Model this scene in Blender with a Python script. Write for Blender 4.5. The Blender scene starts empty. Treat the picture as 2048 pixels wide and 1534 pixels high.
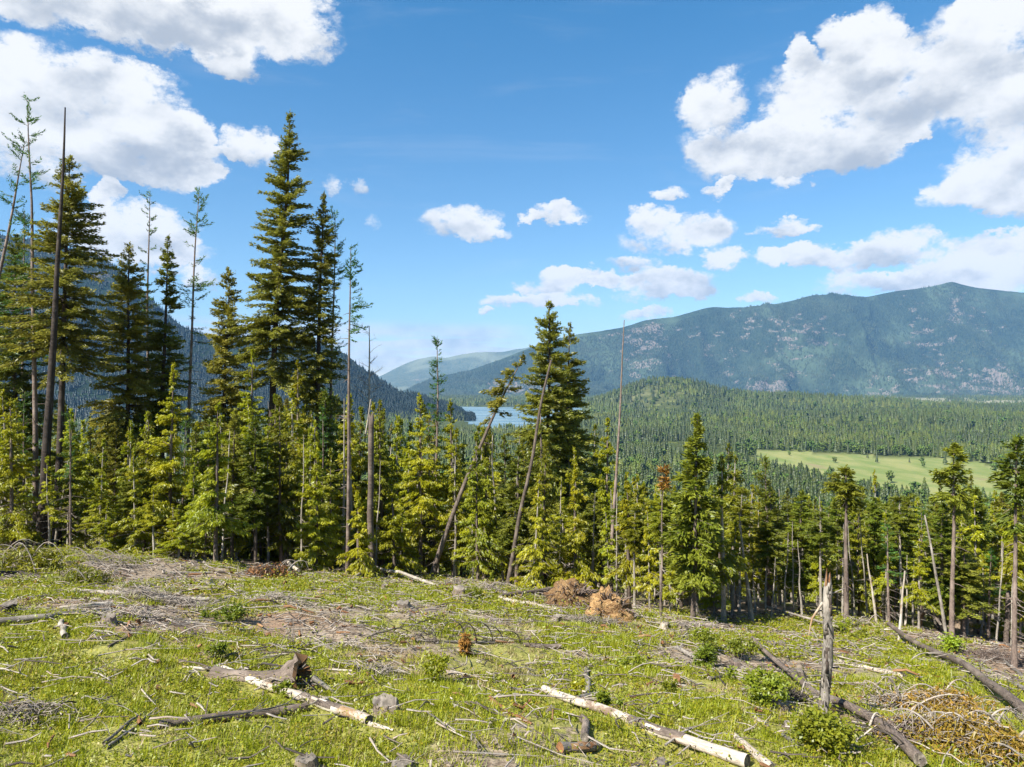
import bpy, math
import numpy as np
from mathutils import Vector, Matrix

# ------------------------------------------------------------------ camera, sky, sun, exposure
scene = bpy.context.scene
COL = scene.collection
F = 1384.0                      # focal length in pixels of the 2048 px wide photograph
CAMZ = 140.0                    # camera height above the valley lake
cam_data = bpy.data.cameras.new('camera')
cam_data.sensor_width = 36.0
cam_data.lens = 36.0 * F / 2048.0
cam_data.clip_start = 0.2
cam_data.clip_end = 80000.0
cam = bpy.data.objects.new('camera', cam_data)
cam.location = (0, 0, CAMZ)
cam.rotation_euler = (math.radians(90), 0, 0)
COL.objects.link(cam)
scene.camera = cam

SUN_AZ, SUN_EL = math.radians(-129), math.radians(46)     # azimuth from the view direction, clockwise
sun_data = bpy.data.lights.new('sun', 'SUN')
sun_data.energy = 5.0
sun_data.angle = math.radians(0.53)
sun_data.color = (1.0, 0.955, 0.88)
sun = bpy.data.objects.new('sun', sun_data)
sd = Vector((math.sin(SUN_AZ) * math.cos(SUN_EL), math.cos(SUN_AZ) * math.cos(SUN_EL), math.sin(SUN_EL)))
sun.rotation_euler = sd.to_track_quat('Z', 'Y').to_euler()
sun.location = (-30, -20, CAMZ + 60)
COL.objects.link(sun)

vs = scene.view_settings
scene.display_settings.display_device = 'sRGB'
vs.view_transform = 'Standard'
vs.look = 'None'
vs.exposure = 1.22
vs.gamma = 1.0
vs.use_curve_mapping = False

scene.render.engine = 'CYCLES'
cy = scene.cycles
cy.use_adaptive_sampling = True
cy.adaptive_threshold = 0.015
cy.use_denoising = True
try:
    cy.denoiser = 'OPENIMAGEDENOISE'
    cy.denoising_input_passes = 'RGB_ALBEDO_NORMAL'
    cy.denoising_prefilter = 'ACCURATE'
except Exception:
    pass
cy.max_bounces = 4
cy.diffuse_bounces = 3
cy.glossy_bounces = 2
cy.transmission_bounces = 3
cy.transparent_max_bounces = 8
cy.volume_bounces = 0
cy.caustics_reflective = False
cy.caustics_refractive = False
scene.render.film_transparent = False

world = bpy.data.worlds.new('World')
scene.world = world
world.use_nodes = True
world.cycles.sampling_method = 'MANUAL'
world.cycles.sample_map_resolution = 512


class NB:
    """small helper for building node trees"""
    def __init__(self, tree):
        self.t = tree
        tree.nodes.clear()

    def n(self, typ, **kw):
        nd = self.t.nodes.new(typ)
        for k, v in kw.items():
            setattr(nd, k, v)
        return nd

    def put(self, sock, v):
        if v is None:
            return
        if isinstance(v, bpy.types.NodeSocket):
            self.t.links.new(v, sock)
        else:
            sock.default_value = v

    def m(self, op, a, b=None, c=None, clamp=False):
        nd = self.n('ShaderNodeMath', operation=op, use_clamp=clamp)
        for i, v in enumerate((a, b, c)):
            self.put(nd.inputs[i], v)
        return nd.outputs[0]

    def vm(self, op, a, b=None, c=None):
        nd = self.n('ShaderNodeVectorMath', operation=op)
        for i, v in enumerate((a, b, c)):
            self.put(nd.inputs[i], v)
        return nd.outputs['Value'] if op in ('DOT_PRODUCT', 'LENGTH') else nd.outputs['Vector']

    def noise(self, vec, scale, detail=4.0, rough=0.55, dist=0.0, color=False, ntype='FBM', lac=2.0):
        nd = self.n('ShaderNodeTexNoise', noise_dimensions='3D')
        try:
            nd.noise_type = ntype
        except Exception:
            pass
        self.put(nd.inputs['Vector'], vec)
        nd.inputs['Scale'].default_value = scale
        nd.inputs['Detail'].default_value = detail
        nd.inputs['Roughness'].default_value = rough
        nd.inputs['Lacunarity'].default_value = lac
        nd.inputs['Distortion'].default_value = dist
        return nd.outputs['Color'] if color else nd.outputs[0]

    def mr(self, v, a, b, c=0.0, d=1.0, smooth=True):
        nd = self.n('ShaderNodeMapRange', interpolation_type='SMOOTHSTEP' if smooth else 'LINEAR', clamp=True) if smooth else self.n('ShaderNodeMapRange', clamp=True)
        self.put(nd.inputs[0], v)
        for i, x in enumerate((a, b, c, d)):
            self.put(nd.inputs[1 + i], x)
        return nd.outputs[0]

    def mix(self, f, a, b, blend='MIX'):
        nd = self.n('ShaderNodeMix', data_type='RGBA', blend_type=blend)
        self.put(nd.inputs[0], f)
        for i, v in ((6, a), (7, b)):
            if isinstance(v, tuple) and len(v) == 3:
                v = (*v, 1.0)
            self.put(nd.inputs[i], v)
        return nd.outputs[2]

    def out(self, s):
        o = self.n('ShaderNodeOutputMaterial')
        self.t.links.new(s, o.inputs['Surface'])
        return o


# cumulus clouds by direction: (x, y, rx, ry) read off the photograph, turned into azimuth and elevation
CLOUDS = [
    (1570, 305, 185, 52), (1680, 255, 170, 75), (1430, 205, 65, 55), (1500, 285, 130, 30), (1745, 110, 80, 75), (1690, 80, 60, 40),
    (1640, 175, 110, 55), (1590, 110, 28, 40), (1800, 180, 110, 75), (1935, 120, 110, 95), (2010, 60, 110, 80), (2000, 220, 130, 70),
    (1985, 345, 110, 65), (1900, 385, 60, 32), (2020, 395, 70, 35), (1798, 282, 42, 22), (1333, 381, 36, 14, .6), (1428, 374, 24, 10, .5), (1590, 372, 32, 12, .45),
    (918, 448, 84, 32), (955, 465, 60, 22), (1014, 475, 24, 11, .55), (1112, 428, 52, 20), (1160, 438, 28, 6, .5), (1068, 440, 26, 10),
    (1350, 468, 100, 38), (1300, 440, 42, 28), (1400, 450, 70, 30), (1464, 515, 42, 22), (1560, 462, 58, 14), (1585, 512, 62, 18),
    (1672, 515, 48, 20), (1800, 490, 76, 30), (1725, 500, 50, 18), (1700, 560, 72, 28), (1790, 560, 60, 20), (1960, 535, 150, 46), (2010, 478, 110, 22),
    (1900, 560, 110, 40), (1268, 527, 54, 15), (1140, 551, 52, 19), (1205, 560, 60, 12), (1340, 560, 92, 26), (1330, 580, 90, 16),
    (1100, 574, 64, 17), (1055, 605, 80, 15), (1130, 600, 70, 12), (977, 627, 12, 8), (1295, 622, 44, 12), (1524, 596, 36, 11),
    (80, 160, 190, 72), (250, 178, 130, 52), (20, 250, 140, 60), (180, 18, 340, 46), (200, 5, 300, 46), (330, 30, 220, 42), (450, 45, 180, 50), (585, 55, 90, 58), (470, 115, 70, 28),
    (330, 260, 110, 52), (290, 305, 150, 55), (340, 335, 100, 42), (210, 290, 90, 60), (385, 265, 52, 35), (498, 283, 42, 32), (450, 298, 32, 9, .4),
    (40, 320, 100, 45), (270, 455, 115, 45), (190, 385, 24, 28), (405, 552, 40, 24), (668, 380, 22, 18, .35), (722, 380, 22, 13, .3), (740, 458, 15, 18, .3), (300, 500, 120, 30),
]


def build_world():
    b = NB(world.node_tree)
    tc = b.n('ShaderNodeTexCoord').outputs['Generated']
    sky = b.n('ShaderNodeTexSky', sky_type='NISHITA', sun_disc=False)
    sky.sun_elevation = SUN_EL
    sky.sun_rotation = SUN_AZ
    sky.altitude = 900
    sky.air_density = 1.15
    sky.dust_density = 0.25
    sky.ozone_density = 3.0
    sep = b.n('ShaderNodeSeparateXYZ')
    b.put(sep.inputs[0], tc)
    az = b.m('ARCTAN2', sep.outputs[0], sep.outputs[1])
    el = b.m('ARCSINE', sep.outputs[2])
    comb = b.n('ShaderNodeCombineXYZ')
    b.put(comb.inputs[0], az)
    b.put(comb.inputs[1], el)
    # billowing warp of the cloud outlines
    flat = b.vm('MULTIPLY', tc, (1.0, 1.0, 1.5))
    w1 = b.noise(flat, 9.0, 7.0, 0.62, color=True)
    w2 = b.noise(flat, 42.0, 6.0, 0.68, color=True)
    wv = b.vm('ADD', b.vm('MULTIPLY', b.vm('SUBTRACT', w1, (.5, .5, .5)), (0.095, 0.065, 0)),
              b.vm('MULTIPLY', b.vm('SUBTRACT', w2, (.5, .5, .5)), (0.040, 0.032, 0)))
    p = b.vm('ADD', comb.outputs[0], wv)
    A = None
    Bv = None
    p0 = p
    for ci_, (cx, cyy, rx, ry, *wt) in enumerate(CLOUDS):
        if ci_ and ci_ % 6 == 0:      # keeps the shader evaluating in short steps
            p = b.vm('MULTIPLY_ADD', b.m('ADD', A, Bv), (1e-9, 1e-9, 0), p0)
        u, v = (cx - 1024) / F, (767 - cyy) / F
        k = math.sqrt(1 + u * u)
        a0, e0 = math.atan(u), math.atan(v / k)
        ra, re = rx * 1.22 / F / (k * k), ry * 1.20 / F / k
        q = b.vm('MULTIPLY_ADD', p, (1 / ra, 1 / re, 0), (-a0 / ra, -e0 / re, 0))
        d2 = b.vm('DOT_PRODUCT', q, q)
        g = b.m('SUBTRACT', 1.0, d2, clamp=True)
        if wt:
            g = b.m('MULTIPLY', g, wt[0])
        vy = b.vm('DOT_PRODUCT', q, (0, 1, 0))
        A = g if A is None else b.m('ADD', A, g)
        Bv = b.m('MULTIPLY', g, vy) if Bv is None else b.m('MULTIPLY_ADD', g, vy, Bv)
    # the same kind of cloud field all round, outside the photographed part of the sky
    aab = b.m('ABSOLUTE', az)
    side = b.mr(aab, 0.66, 0.9)
    top = b.mr(el, 0.52, 0.7)
    om = b.m('MAXIMUM', side, top)
    gen = b.noise(b.vm('MULTIPLY', tc, (1, 1, 1.8)), 3.2, 3.0, 0.5)
    gen = b.m('MULTIPLY', b.m('MULTIPLY', b.mr(gen, 0.52, 0.72), 1.2), om)
    gen = b.m('MULTIPLY', gen, b.mr(el, 0.02, 0.08))
    # thin layered cloud low over the far valley
    stv = b.vm('MULTIPLY', tc, (5.0, 5.0, 60.0))
    st = b.noise(stv, 1.6, 6.0, 0.6, 0.4)
    stm = b.m('MULTIPLY', b.mr(el, 0.095, 0.070), b.mr(el, 0.0, 0.03))
    stm = b.m('MULTIPLY', stm, b.mr(az, 0.06, -0.04))
    strat = b.m('MULTIPLY', b.mr(st, 0.30, 0.56), stm)
    ci = b.noise(b.vm('MULTIPLY', b.n('ShaderNodeMapping').outputs[0] if False else tc, (2.2, 3.0, 14.0)), 1.3, 6.0, 0.62, 0.8)
    cir = b.m('MULTIPLY', b.mr(ci, 0.52, 0.80), b.m('ADD', 0.10, b.m('MULTIPLY', b.mr(el, 0.10, 0.03), 0.35)))
    n = b.noise(flat, 17.0, 10.0, 0.69)
    nn = b.m('MULTIPLY', b.m('SUBTRACT', n, 0.5), 2.9)
    Ag = b.m('ADD', A, gen)
    gate = b.m('MULTIPLY', Ag, 2.2, clamp=True)
    soft = b.m('SUBTRACT', 1.02, b.m('POWER', 2.718, b.m('MULTIPLY', Ag, -1.35)))
    n8 = b.noise(b.vm('ADD', flat, (3.1, 1.7, 0.4)), 6.5, 5.0, 0.60)
    nn = b.m('ADD', nn, b.m('MULTIPLY', b.m('SUBTRACT', n8, 0.5), 1.3))
    dens = b.m('ADD', soft, b.m('MULTIPLY', nn, gate))
    alpha = b.mr(dens, 0.05, 0.66)
    # shading: bright tops, greyer bases, small billows
    vavg = b.m('DIVIDE', Bv, b.m('MAXIMUM', A, 0.05))
    n3 = b.noise(b.vm('ADD', flat, (0.0, 0.0, 0.035)), 9.0, 5.0, 0.55)
    n4 = b.noise(flat, 9.0, 5.0, 0.55)
    bil = b.m('MULTIPLY', b.m('SUBTRACT', n4, n3), 2.4)
    thick = b.mr(Ag, 0.9, 2.6)
    lum = b.m('ADD', b.m('MULTIPLY', vavg, 0.42), b.m('ADD', bil, 0.74))
    lum = b.m('SUBTRACT', lum, b.m('MULTIPLY', thick, 0.42))
    lum = b.mr(lum, 0.0, 0.95)
    # the high cloud bank on the left is seen from below, grey
    ccol = b.mix(lum, (0.47, 0.52, 0.595), (0.95, 0.955, 0.96))
    sat = b.n('ShaderNodeHueSaturation')
    sat.inputs['Saturation'].default_value = 1.0
    b.put(sat.inputs['Color'], sky.outputs[0])
    bg1 = b.n('ShaderNodeBackground')
    tint = b.mix(b.mr(el, 0.0, 0.50, smooth=False), (0.94, 0.96, 0.97), (0.36, 0.88, 1.08))
    b.put(bg1.inputs[0], b.mix(1.0, sat.outputs[0], tint, 'MULTIPLY'))
    bg1.inputs[1].default_value = 0.069
    bg2 = b.n('ShaderNodeBackground')
    b.put(bg2.inputs[0], ccol)
    bg2.inputs[1].default_value = 0.455
    a2 = b.m('MAXIMUM', alpha, b.m('MULTIPLY', strat, 0.85))
    a2 = b.m('MAXIMUM', a2, cir)
    mx = b.n('ShaderNodeMixShader')
    b.put(mx.inputs[0], a2)
    b.t.links.new(bg1.outputs[0], mx.inputs[1])
    b.t.links.new(bg2.outputs[0], mx.inputs[2])
    o = b.n('ShaderNodeOutputWorld')
    b.t.links.new(mx.outputs[0], o.inputs[0])


build_world()

# ------------------------------------------------------------------ helpers
rng = np.random.default_rng(20240611)


def _hash(ix, iy, seed):
    h = (ix.astype(np.int64) * 374761393 + iy.astype(np.int64) * 668265263 + seed * 1442695041) & 0xFFFFFFFF
    h = ((h ^ (h >> 13)) * 1274126177) & 0xFFFFFFFF
    h = h ^ (h >> 16)
    return (h & 0xFFFFFF) / float(0xFFFFFF)


def vnoise(x, y, seed=0):
    x = np.asarray(x, float)
    y = np.asarray(y, float)
    ix, iy = np.floor(x), np.floor(y)
    fx, fy = x - ix, y - iy
    fx = fx * fx * fx * (fx * (fx * 6 - 15) + 10)
    fy = fy * fy * fy * (fy * (fy * 6 - 15) + 10)
    ix = ix.astype(np.int64)
    iy = iy.astype(np.int64)
    a, b_ = _hash(ix, iy, seed), _hash(ix + 1, iy, seed)
    c, d = _hash(ix, iy + 1, seed), _hash(ix + 1, iy + 1, seed)
    return (a * (1 - fx) + b_ * fx) * (1 - fy) + (c * (1 - fx) + d * fx) * fy


def fbm(x, y, octv=4, seed=0, gain=0.5):
    s, a, t = 0.0, 1.0, 0.0
    c, sn = math.cos(0.6), math.sin(0.6)
    for i in range(octv):
        s = s + a * vnoise(x, y, seed + i * 17)
        t += a
        a *= gain
        x, y = (x * c - y * sn) * 2.03 + 11.3, (x * sn + y * c) * 2.03 - 7.1
    return s / t


def ridged(x, y, octv=5, seed=0):
    s, a, t = 0.0, 1.0, 0.0
    c, sn = math.cos(0.6), math.sin(0.6)
    for i in range(octv):
        s = s + a * (1 - np.abs(2 * vnoise(x, y, seed + i * 13) - 1)) ** 1.3
        t += a
        a *= 0.5
        x, y = (x * c - y * sn) * 2.1 + 3.3, (x * sn + y * c) * 2.1 - 9.1
    return s / t


def sstep(a, b, x):
    t = np.clip((np.asarray(x, float) - a) / (b - a), 0, 1)
    return t * t * (3 - 2 * t)


def in_poly(x, y, poly):
    inside = np.zeros(np.shape(x), bool)
    n = len(poly)
    for i in range(n):
        x0, y0 = poly[i]
        x1, y1 = poly[(i + 1) % n]
        c = ((y0 > y) != (y1 > y)) & (x < (x1 - x0) * (y - y0) / ((y1 - y0) or 1e-9) + x0)
        inside ^= c
    return inside


def flatpix(px, py, z=0.0):
    """ground point at height z below a photograph pixel"""
    yy = (CAMZ - z) * F / (py - 767.0)
    return ((px - 1024) / F * yy, yy)


LAKE = [flatpix(*q) for q in ((934, 847), (917, 822), (908, 814), (1160, 814), (1180, 830), (1150, 850), (1060, 858), (970, 856))]
MEADOW = [flatpix(*q) for q in ((1500, 902), (1640, 905), (1760, 911), (1880, 917), (1960, 926), (2100, 940), (2200, 960), (2200, 1040), (2060, 1034), (1980, 1028), (1890, 1012), (1800, 1000), (1700, 982), (1600, 962), (1535, 938))]


def height(x, y, fine=True):
    """height of the ground"""
    x = np.asarray(x, float)
    y = np.asarray(y, float)
    xs = 150 * np.tanh(x / 150)
    yc = np.maximum(y, -60.0)
    D = 4.1 + 0.205 * yc + 0.08 * xs
    D = D + 0.20 * 6.0 * np.logaddexp(0, (yc - 60) / 6.0)
    D = -10 * np.logaddexp(-D / 10.0, -139.0 / 10.0)
    z = CAMZ - D
    far = sstep(380, 900, y)
    und = (fbm(x / 420, y / 420, 4, 5) - 0.42) * 22
    z = z + far * np.maximum(und, -1.0)
    # wooded knoll right of the lake and its long shoulder
    z = z + 136 * np.exp(-((x - 740) / 330) ** 2 - ((y - 3350) / 420) ** 2)
    z = z + 70 * np.exp(-((x - 1500) / 620) ** 2 - ((y - 3500) / 420) ** 2) + 24 * np.exp(-((x - 1300) / 900) ** 2 - ((y - 2300) / 350) ** 2)
    lk = in_poly(x, y, LAKE)
    z = np.where(lk & (y > 2000), -4.0, np.where(y > 700, np.maximum(z, 0.8), z))
    md = in_poly(x, y, MEADOW)
    if fine:
        nf = np.exp(-np.maximum(y, 0) / 160.0)
        z = z + nf * ((fbm(x / 7.0, y / 7.0, 3, 31) - 0.5) * 1.1 + (fbm(x / 1.3, y / 1.3, 3, 47) - 0.5) * 0.34)
    return z


def ground_pt(px, py):
    """where the ray of a photograph pixel meets the ground: (x, y, z)"""
    u, s = (px - 1024) / F, (py - 767.0) / F
    ys = np.linspace(6, 160, 1600)
    f = (CAMZ - s * ys) - height(u * ys, ys)
    k = np.argmax(f <= 0)
    if f[k] > 0:
        k = len(ys) - 1
    y1, y0 = ys[k], ys[max(k - 1, 0)]
    for _ in range(24):
        ym = 0.5 * (y0 + y1)
        if (CAMZ - s * ym) - float(height(u * ym, ym)) <= 0:
            y1 = ym
        else:
            y0 = ym
    yy = 0.5 * (y0 + y1)
    return np.array([u * yy, yy, float(height(u * yy, yy))])


def gz(x, y):
    return float(height(x, y))


class Buf:
    """collects vertices and faces; one mesh"""
    def __init__(self):
        self.v, self.f, self.uv, self.col, self.mi = [], {3: [], 4: []}, [], [], {3: [], 4: []}
        self.n = 0

    def add(self, V, Fc, uv=None, col=None, mat=0):
        V = np.asarray(V, float).reshape(-1, 3)
        Fc = np.asarray(Fc, int)
        k = Fc.shape[1]
        self.v.append(V)
        self.f[k].append(Fc + self.n)
        self.mi[k].append(np.full(len(Fc), mat, int))
        self.uv.append(np.zeros((len(V), 2)) if uv is None else np.asarray(uv, float).reshape(-1, 2))
        c = np.full((len(V), 4), 0.5)
        if col is not None:
            c[:] = col
        self.col.append(c)
        self.n += len(V)
        return self

    def mesh(self, name, mats, smooth=False):
        me = bpy.data.meshes.new(name)
        V = np.concatenate(self.v) if self.v else np.zeros((0, 3))
        t = np.concatenate(self.f[3]) if self.f[3] else np.zeros((0, 3), int)
        q = np.concatenate(self.f[4]) if self.f[4] else np.zeros((0, 4), int)
        li = np.concatenate([t.ravel(), q.ravel()]).astype(np.int32)
        me.vertices.add(len(V))
        me.vertices.foreach_set('co', V.ravel().astype(np.float32))
        me.loops.add(len(li))
        me.loops.foreach_set('vertex_index', li)
        npoly = len(t) + len(q)
        me.polygons.add(npoly)
        starts = np.concatenate([np.arange(len(t)) * 3, len(t) * 3 + np.arange(len(q)) * 4]).astype(np.int32)
        me.polygons.foreach_set('loop_start', starts)
        try:
            me.polygons.foreach_set('loop_total', np.concatenate([np.full(len(t), 3), np.full(len(q), 4)]).astype(np.int32))
        except Exception:
            pass
        mi = np.concatenate([np.concatenate(self.mi[3]) if self.mi[3] else np.zeros(0, int), np.concatenate(self.mi[4]) if self.mi[4] else np.zeros(0, int)]).astype(np.int32)
        for m in mats:
            me.materials.append(m)
        me.polygons.foreach_set('material_index', mi)
        if smooth:
            me.polygons.foreach_set('use_smooth', np.ones(npoly, bool))
        UV = np.concatenate(self.uv)
        ul = me.uv_layers.new(name='UVMap')
        ul.data.foreach_set('uv', UV[li].ravel().astype(np.float32))
        ca = me.attributes.new('tint', 'FLOAT_COLOR', 'POINT')
        ca.data.foreach_set('color', np.concatenate(self.col).ravel().astype(np.float32))
        me.update(calc_edges=True)
        me.validate(verbose=False)
        return me


def tubes(P, R, sides=3, uvscale=1.0):
    """P (N,K,3) paths, R (N,K) radii -> verts, quads, uv"""
    P = np.asarray(P, float)
    R = np.asarray(R, float)
    if P.ndim == 2:
        P, R = P[None], R[None]
    N, K, _ = P.shape
    T = np.gradient(P, axis=1)
    T /= np.linalg.norm(T, axis=2, keepdims=True) + 1e-9
    m = np.mean(T, axis=1)
    ref = np.where(np.abs(m[:, 2:3]) > 0.8, np.array([[1.0, 0.13, 0]]), np.array([[0.05, 0.1, 1.0]]))[:, None, :]
    A = np.cross(T, np.broadcast_to(ref, T.shape))
    A /= np.linalg.norm(A, axis=2, keepdims=True) + 1e-9
    B = np.cross(A, T)
    th = np.arange(sides) * 2 * np.pi / sides
    ring = A[:, :, None, :] * np.cos(th)[None, None, :, None] + B[:, :, None, :] * np.sin(th)[None, None, :, None]
    V = P[:, :, None, :] + ring * R[:, :, None, None]
    idx = np.arange(N * K * sides).reshape(N, K, sides)
    a = idx[:, :-1, :]
    bq = np.roll(idx, -1, 2)[:, :-1, :]
    c = np.roll(idx, -1, 2)[:, 1:, :]
    d = idx[:, 1:, :]
    Q = np.stack([a, bq, c, d], -1).reshape(-1, 4)
    ln = np.concatenate([np.zeros((N, 1)), np.cumsum(np.linalg.norm(np.diff(P, axis=1), axis=2), 1)], 1)
    uv = np.stack(np.broadcast_arrays(np.abs(th[None, None, :] / np.pi - 1.0) * R.max() * 3.0 * uvscale, ln[:, :, None] + np.arange(N)[:, None, None] * 1.7), -1)
    return V.reshape(-1, 3), Q, uv.reshape(-1, 2)


def link(name, me, parent=None, loc=None):
    o = bpy.data.objects.new(name, me)
    COL.objects.link(o)
    if parent is not None:
        o.parent = parent
    if loc is not None:
        o.location = loc
    return o


def tag(o, label=None, cat=None, group=None, kind=None):
    if label:
        o['label'] = label
    if cat:
        o['category'] = cat
    if group:
        o['group'] = group
    if kind:
        o['kind'] = kind
    return o


def thing(name, label, cat, loc, group=None):
    o = bpy.data.objects.new(name, None)
    o.empty_display_size = 0.3
    COL.objects.link(o)
    o.location = loc
    return tag(o, label, cat, group)


# ------------------------------------------------------------------ materials
def new_mat(name):
    m = bpy.data.materials.new(name)
    m.use_nodes = True
    return m, NB(m.node_tree)


def foliage_mat(name, dark, light, warm, transl=0.32, patch=None):
    """leaf material: hue changes from spray to spray (attribute) and from plant to plant (object random)"""
    m, b = new_mat(name)
    at = b.n('ShaderNodeAttribute', attribute_name='tint')
    oi = b.n('ShaderNodeObjectInfo')
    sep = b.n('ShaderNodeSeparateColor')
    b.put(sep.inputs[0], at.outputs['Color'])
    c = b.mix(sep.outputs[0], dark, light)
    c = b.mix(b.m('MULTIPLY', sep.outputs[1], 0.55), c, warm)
    if patch is not None:          # kind of tree differs from patch to patch of the wood
        pa = b.n('ShaderNodeAttribute', attribute_name='patch', attribute_type='INSTANCER')
        c = b.mix(pa.outputs['Fac'], c, b.mix(sep.outputs[0], tuple(q * 0.6 for q in patch), patch))
    hs = b.n('ShaderNodeHueSaturation')
    b.put(hs.inputs['Color'], c)
    b.put(hs.inputs['Hue'], b.m('ADD', 0.485, b.m('MULTIPLY', oi.outputs['Random'], 0.03)))
    r2 = b.m('FRACT', b.m('MULTIPLY', oi.outputs['Random'], 17.31))
    b.put(hs.inputs['Value'], b.m('ADD', 0.8, b.m('MULTIPLY', r2, 0.42)))
    d = b.n('ShaderNodeBsdfDiffuse')
    t = b.n('ShaderNodeBsdfTranslucent')
    b.put(d.inputs[0], hs.outputs[0])
    b.put(t.inputs[0], hs.outputs[0])
    mx = b.n('ShaderNodeMixShader')
    mx.inputs[0].default_value = transl
    b.t.links.new(d.outputs[0], mx.inputs[1])
    b.t.links.new(t.outputs[0], mx.inputs[2])
    g = b.n('ShaderNodeBsdfGlossy')
    g.inputs['Roughness'].default_value = 0.45
    g.inputs['Color'].default_value = (0.8, 0.85, 0.9, 1)
    m2 = b.n('ShaderNodeMixShader')
    m2.inputs[0].default_value = 0.025
    b.t.links.new(mx.outputs[0], m2.inputs[1])
    b.t.links.new(g.outputs[0], m2.inputs[2])
    b.out(m2.outputs[0])
    return m


def wood_mat(name, c1, c2, c3, fis=1.0, patch=None, rough=0.85, stretch=6.0):
    """bark or weathered wood: long fissures along the stem (UV), blotches, optional patches of another colour"""
    m, b = new_mat(name)
    uvn = b.n('ShaderNodeTexCoord')
    oi = b.n('ShaderNodeObjectInfo')
    off = b.vm('ADD', uvn.outputs['UV'], b.vm('MULTIPLY', (1, 1, 1), None))
    cmb = b.n('ShaderNodeCombineXYZ')
    b.put(cmb.inputs[2], b.m('MULTIPLY', oi.outputs['Random'], 37.0))
    base = b.vm('ADD', uvn.outputs['UV'], cmb.outputs[0])
    lng = b.vm('MULTIPLY', base, (stretch * 4, 4.0, 1.0))
    n1 = b.noise(lng, 1.6 * fis, 5.0, 0.65, 0.4)
    n2 = b.noise(base, 1.1, 3.0, 0.6)
    n3 = b.noise(base, 14.0, 3.0, 0.6)
    c = b.mix(b.mr(n1, 0.34, 0.66), c1, c2)
    c = b.mix(b.mr(n2, 0.45, 0.72), c, c3)
    c = b.mix(b.m('MULTIPLY', n3, 0.35), c, c1)
    if patch is not None:
        n5 = b.noise(b.vm('MULTIPLY', base, (2.2, 0.8, 1)), 1.4, 5.0, 0.62, 0.6)
        c = b.mix(b.mr(n5, patch[1] - 0.03, patch[1] + 0.10), c, b.mix(n1, patch[0], tuple(x * 0.6 for x in patch[0])))
    hs = b.n('ShaderNodeHueSaturation')
    b.put(hs.inputs['Color'], c)
    b.put(hs.inputs['Value'], b.m('ADD', 0.78, b.m('MULTIPLY', oi.outputs['Random'], 0.45)))
    p = b.n('ShaderNodeBsdfPrincipled')
    b.put(p.inputs['Base Color'], hs.outputs[0])
    p.inputs['Roughness'].default_value = rough
    p.inputs['Specular IOR Level'].default_value = 0.25
    bp = b.n('ShaderNodeBump')
    bp.inputs['Strength'].default_value = 0.7
    bp.inputs['Distance'].default_value = 0.03
    b.put(bp.inputs['Height'], n1)
    b.t.links.new(bp.outputs[0], p.inputs['Normal'])
    b.out(p.outputs[0])
    return m


M = {}
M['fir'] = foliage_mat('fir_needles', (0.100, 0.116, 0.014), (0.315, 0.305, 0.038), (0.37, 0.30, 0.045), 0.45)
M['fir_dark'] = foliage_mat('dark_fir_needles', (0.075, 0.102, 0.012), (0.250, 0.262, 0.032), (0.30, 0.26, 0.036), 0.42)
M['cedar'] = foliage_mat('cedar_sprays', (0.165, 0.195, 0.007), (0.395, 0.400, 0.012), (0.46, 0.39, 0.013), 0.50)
M['cedar_deep'] = foliage_mat('deep_green_cedar_sprays', (0.095, 0.122, 0.007), (0.235, 0.250, 0.013), (0.29, 0.255, 0.013), 0.42)  # deeper green than the other cedar sprays
M['larch'] = foliage_mat('larch_needles', (0.040, 0.100, 0.014), (0.095, 0.190, 0.028), (0.13, 0.19, 0.03), 0.38)
M['pine'] = foliage_mat('pine_needles', (0.075, 0.110, 0.008), (0.185, 0.215, 0.018), (0.24, 0.215, 0.02), 0.36)
M['rust'] = foliage_mat('dead_rusty_needles', (0.16, 0.065, 0.016), (0.34, 0.16, 0.035), (0.38, 0.22, 0.05), 0.25)
M['amber'] = foliage_mat('withered_amber_sprays', (0.15, 0.075, 0.012), (0.34, 0.205, 0.028), (0.20, 0.19, 0.02), 0.30)
M['leaf'] = foliage_mat('shrub_leaves', (0.085, 0.125, 0.008), (0.215, 0.255, 0.014), (0.28, 0.26, 0.02), 0.42)
M['leaf_bright'] = foliage_mat('bright_young_leaves', (0.13, 0.19, 0.008), (0.26, 0.32, 0.016), (0.30, 0.27, 0.02), 0.42)
M['cover'] = foliage_mat('ground_cover_leaves', (0.115, 0.165, 0.007), (0.335, 0.365, 0.015), (0.42, 0.30, 0.03), 0.46)
M['grass'] = foliage_mat('grass_blades', (0.21, 0.25, 0.007), (0.43, 0.45, 0.018), (0.52, 0.43, 0.06), 0.47)
M['straw'] = foliage_mat('dry_grass_blades', (0.26, 0.20, 0.08), (0.42, 0.34, 0.16), (0.35, 0.32, 0.08), 0.30)
M['bark'] = wood_mat('brown_bark', (0.060, 0.045, 0.036), (0.175, 0.135, 0.105), (0.24, 0.19, 0.15))
M['bark_dark'] = wood_mat('dark_bark', (0.020, 0.016, 0.013), (0.075, 0.055, 0.043), (0.11, 0.085, 0.065))
M['bark_red'] = wood_mat('pinkish_brown_bark', (0.085, 0.062, 0.05), (0.225, 0.170, 0.135), (0.29, 0.225, 0.185))
M['bark_pale'] = wood_mat('pale_grey_bark', (0.15, 0.125, 0.10), (0.36, 0.32, 0.26), (0.48, 0.43, 0.36))
M['grey_wood'] = wood_mat('grey_weathered_wood', (0.085, 0.072, 0.058), (0.26, 0.23, 0.195), (0.35, 0.305, 0.25), 1.4)
M['pale_wood'] = wood_mat('pale_peeled_wood', (0.24, 0.19, 0.14), (0.50, 0.44, 0.355), (0.57, 0.52, 0.44), 1.0, ((0.30, 0.185, 0.095), 0.58))
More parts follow.
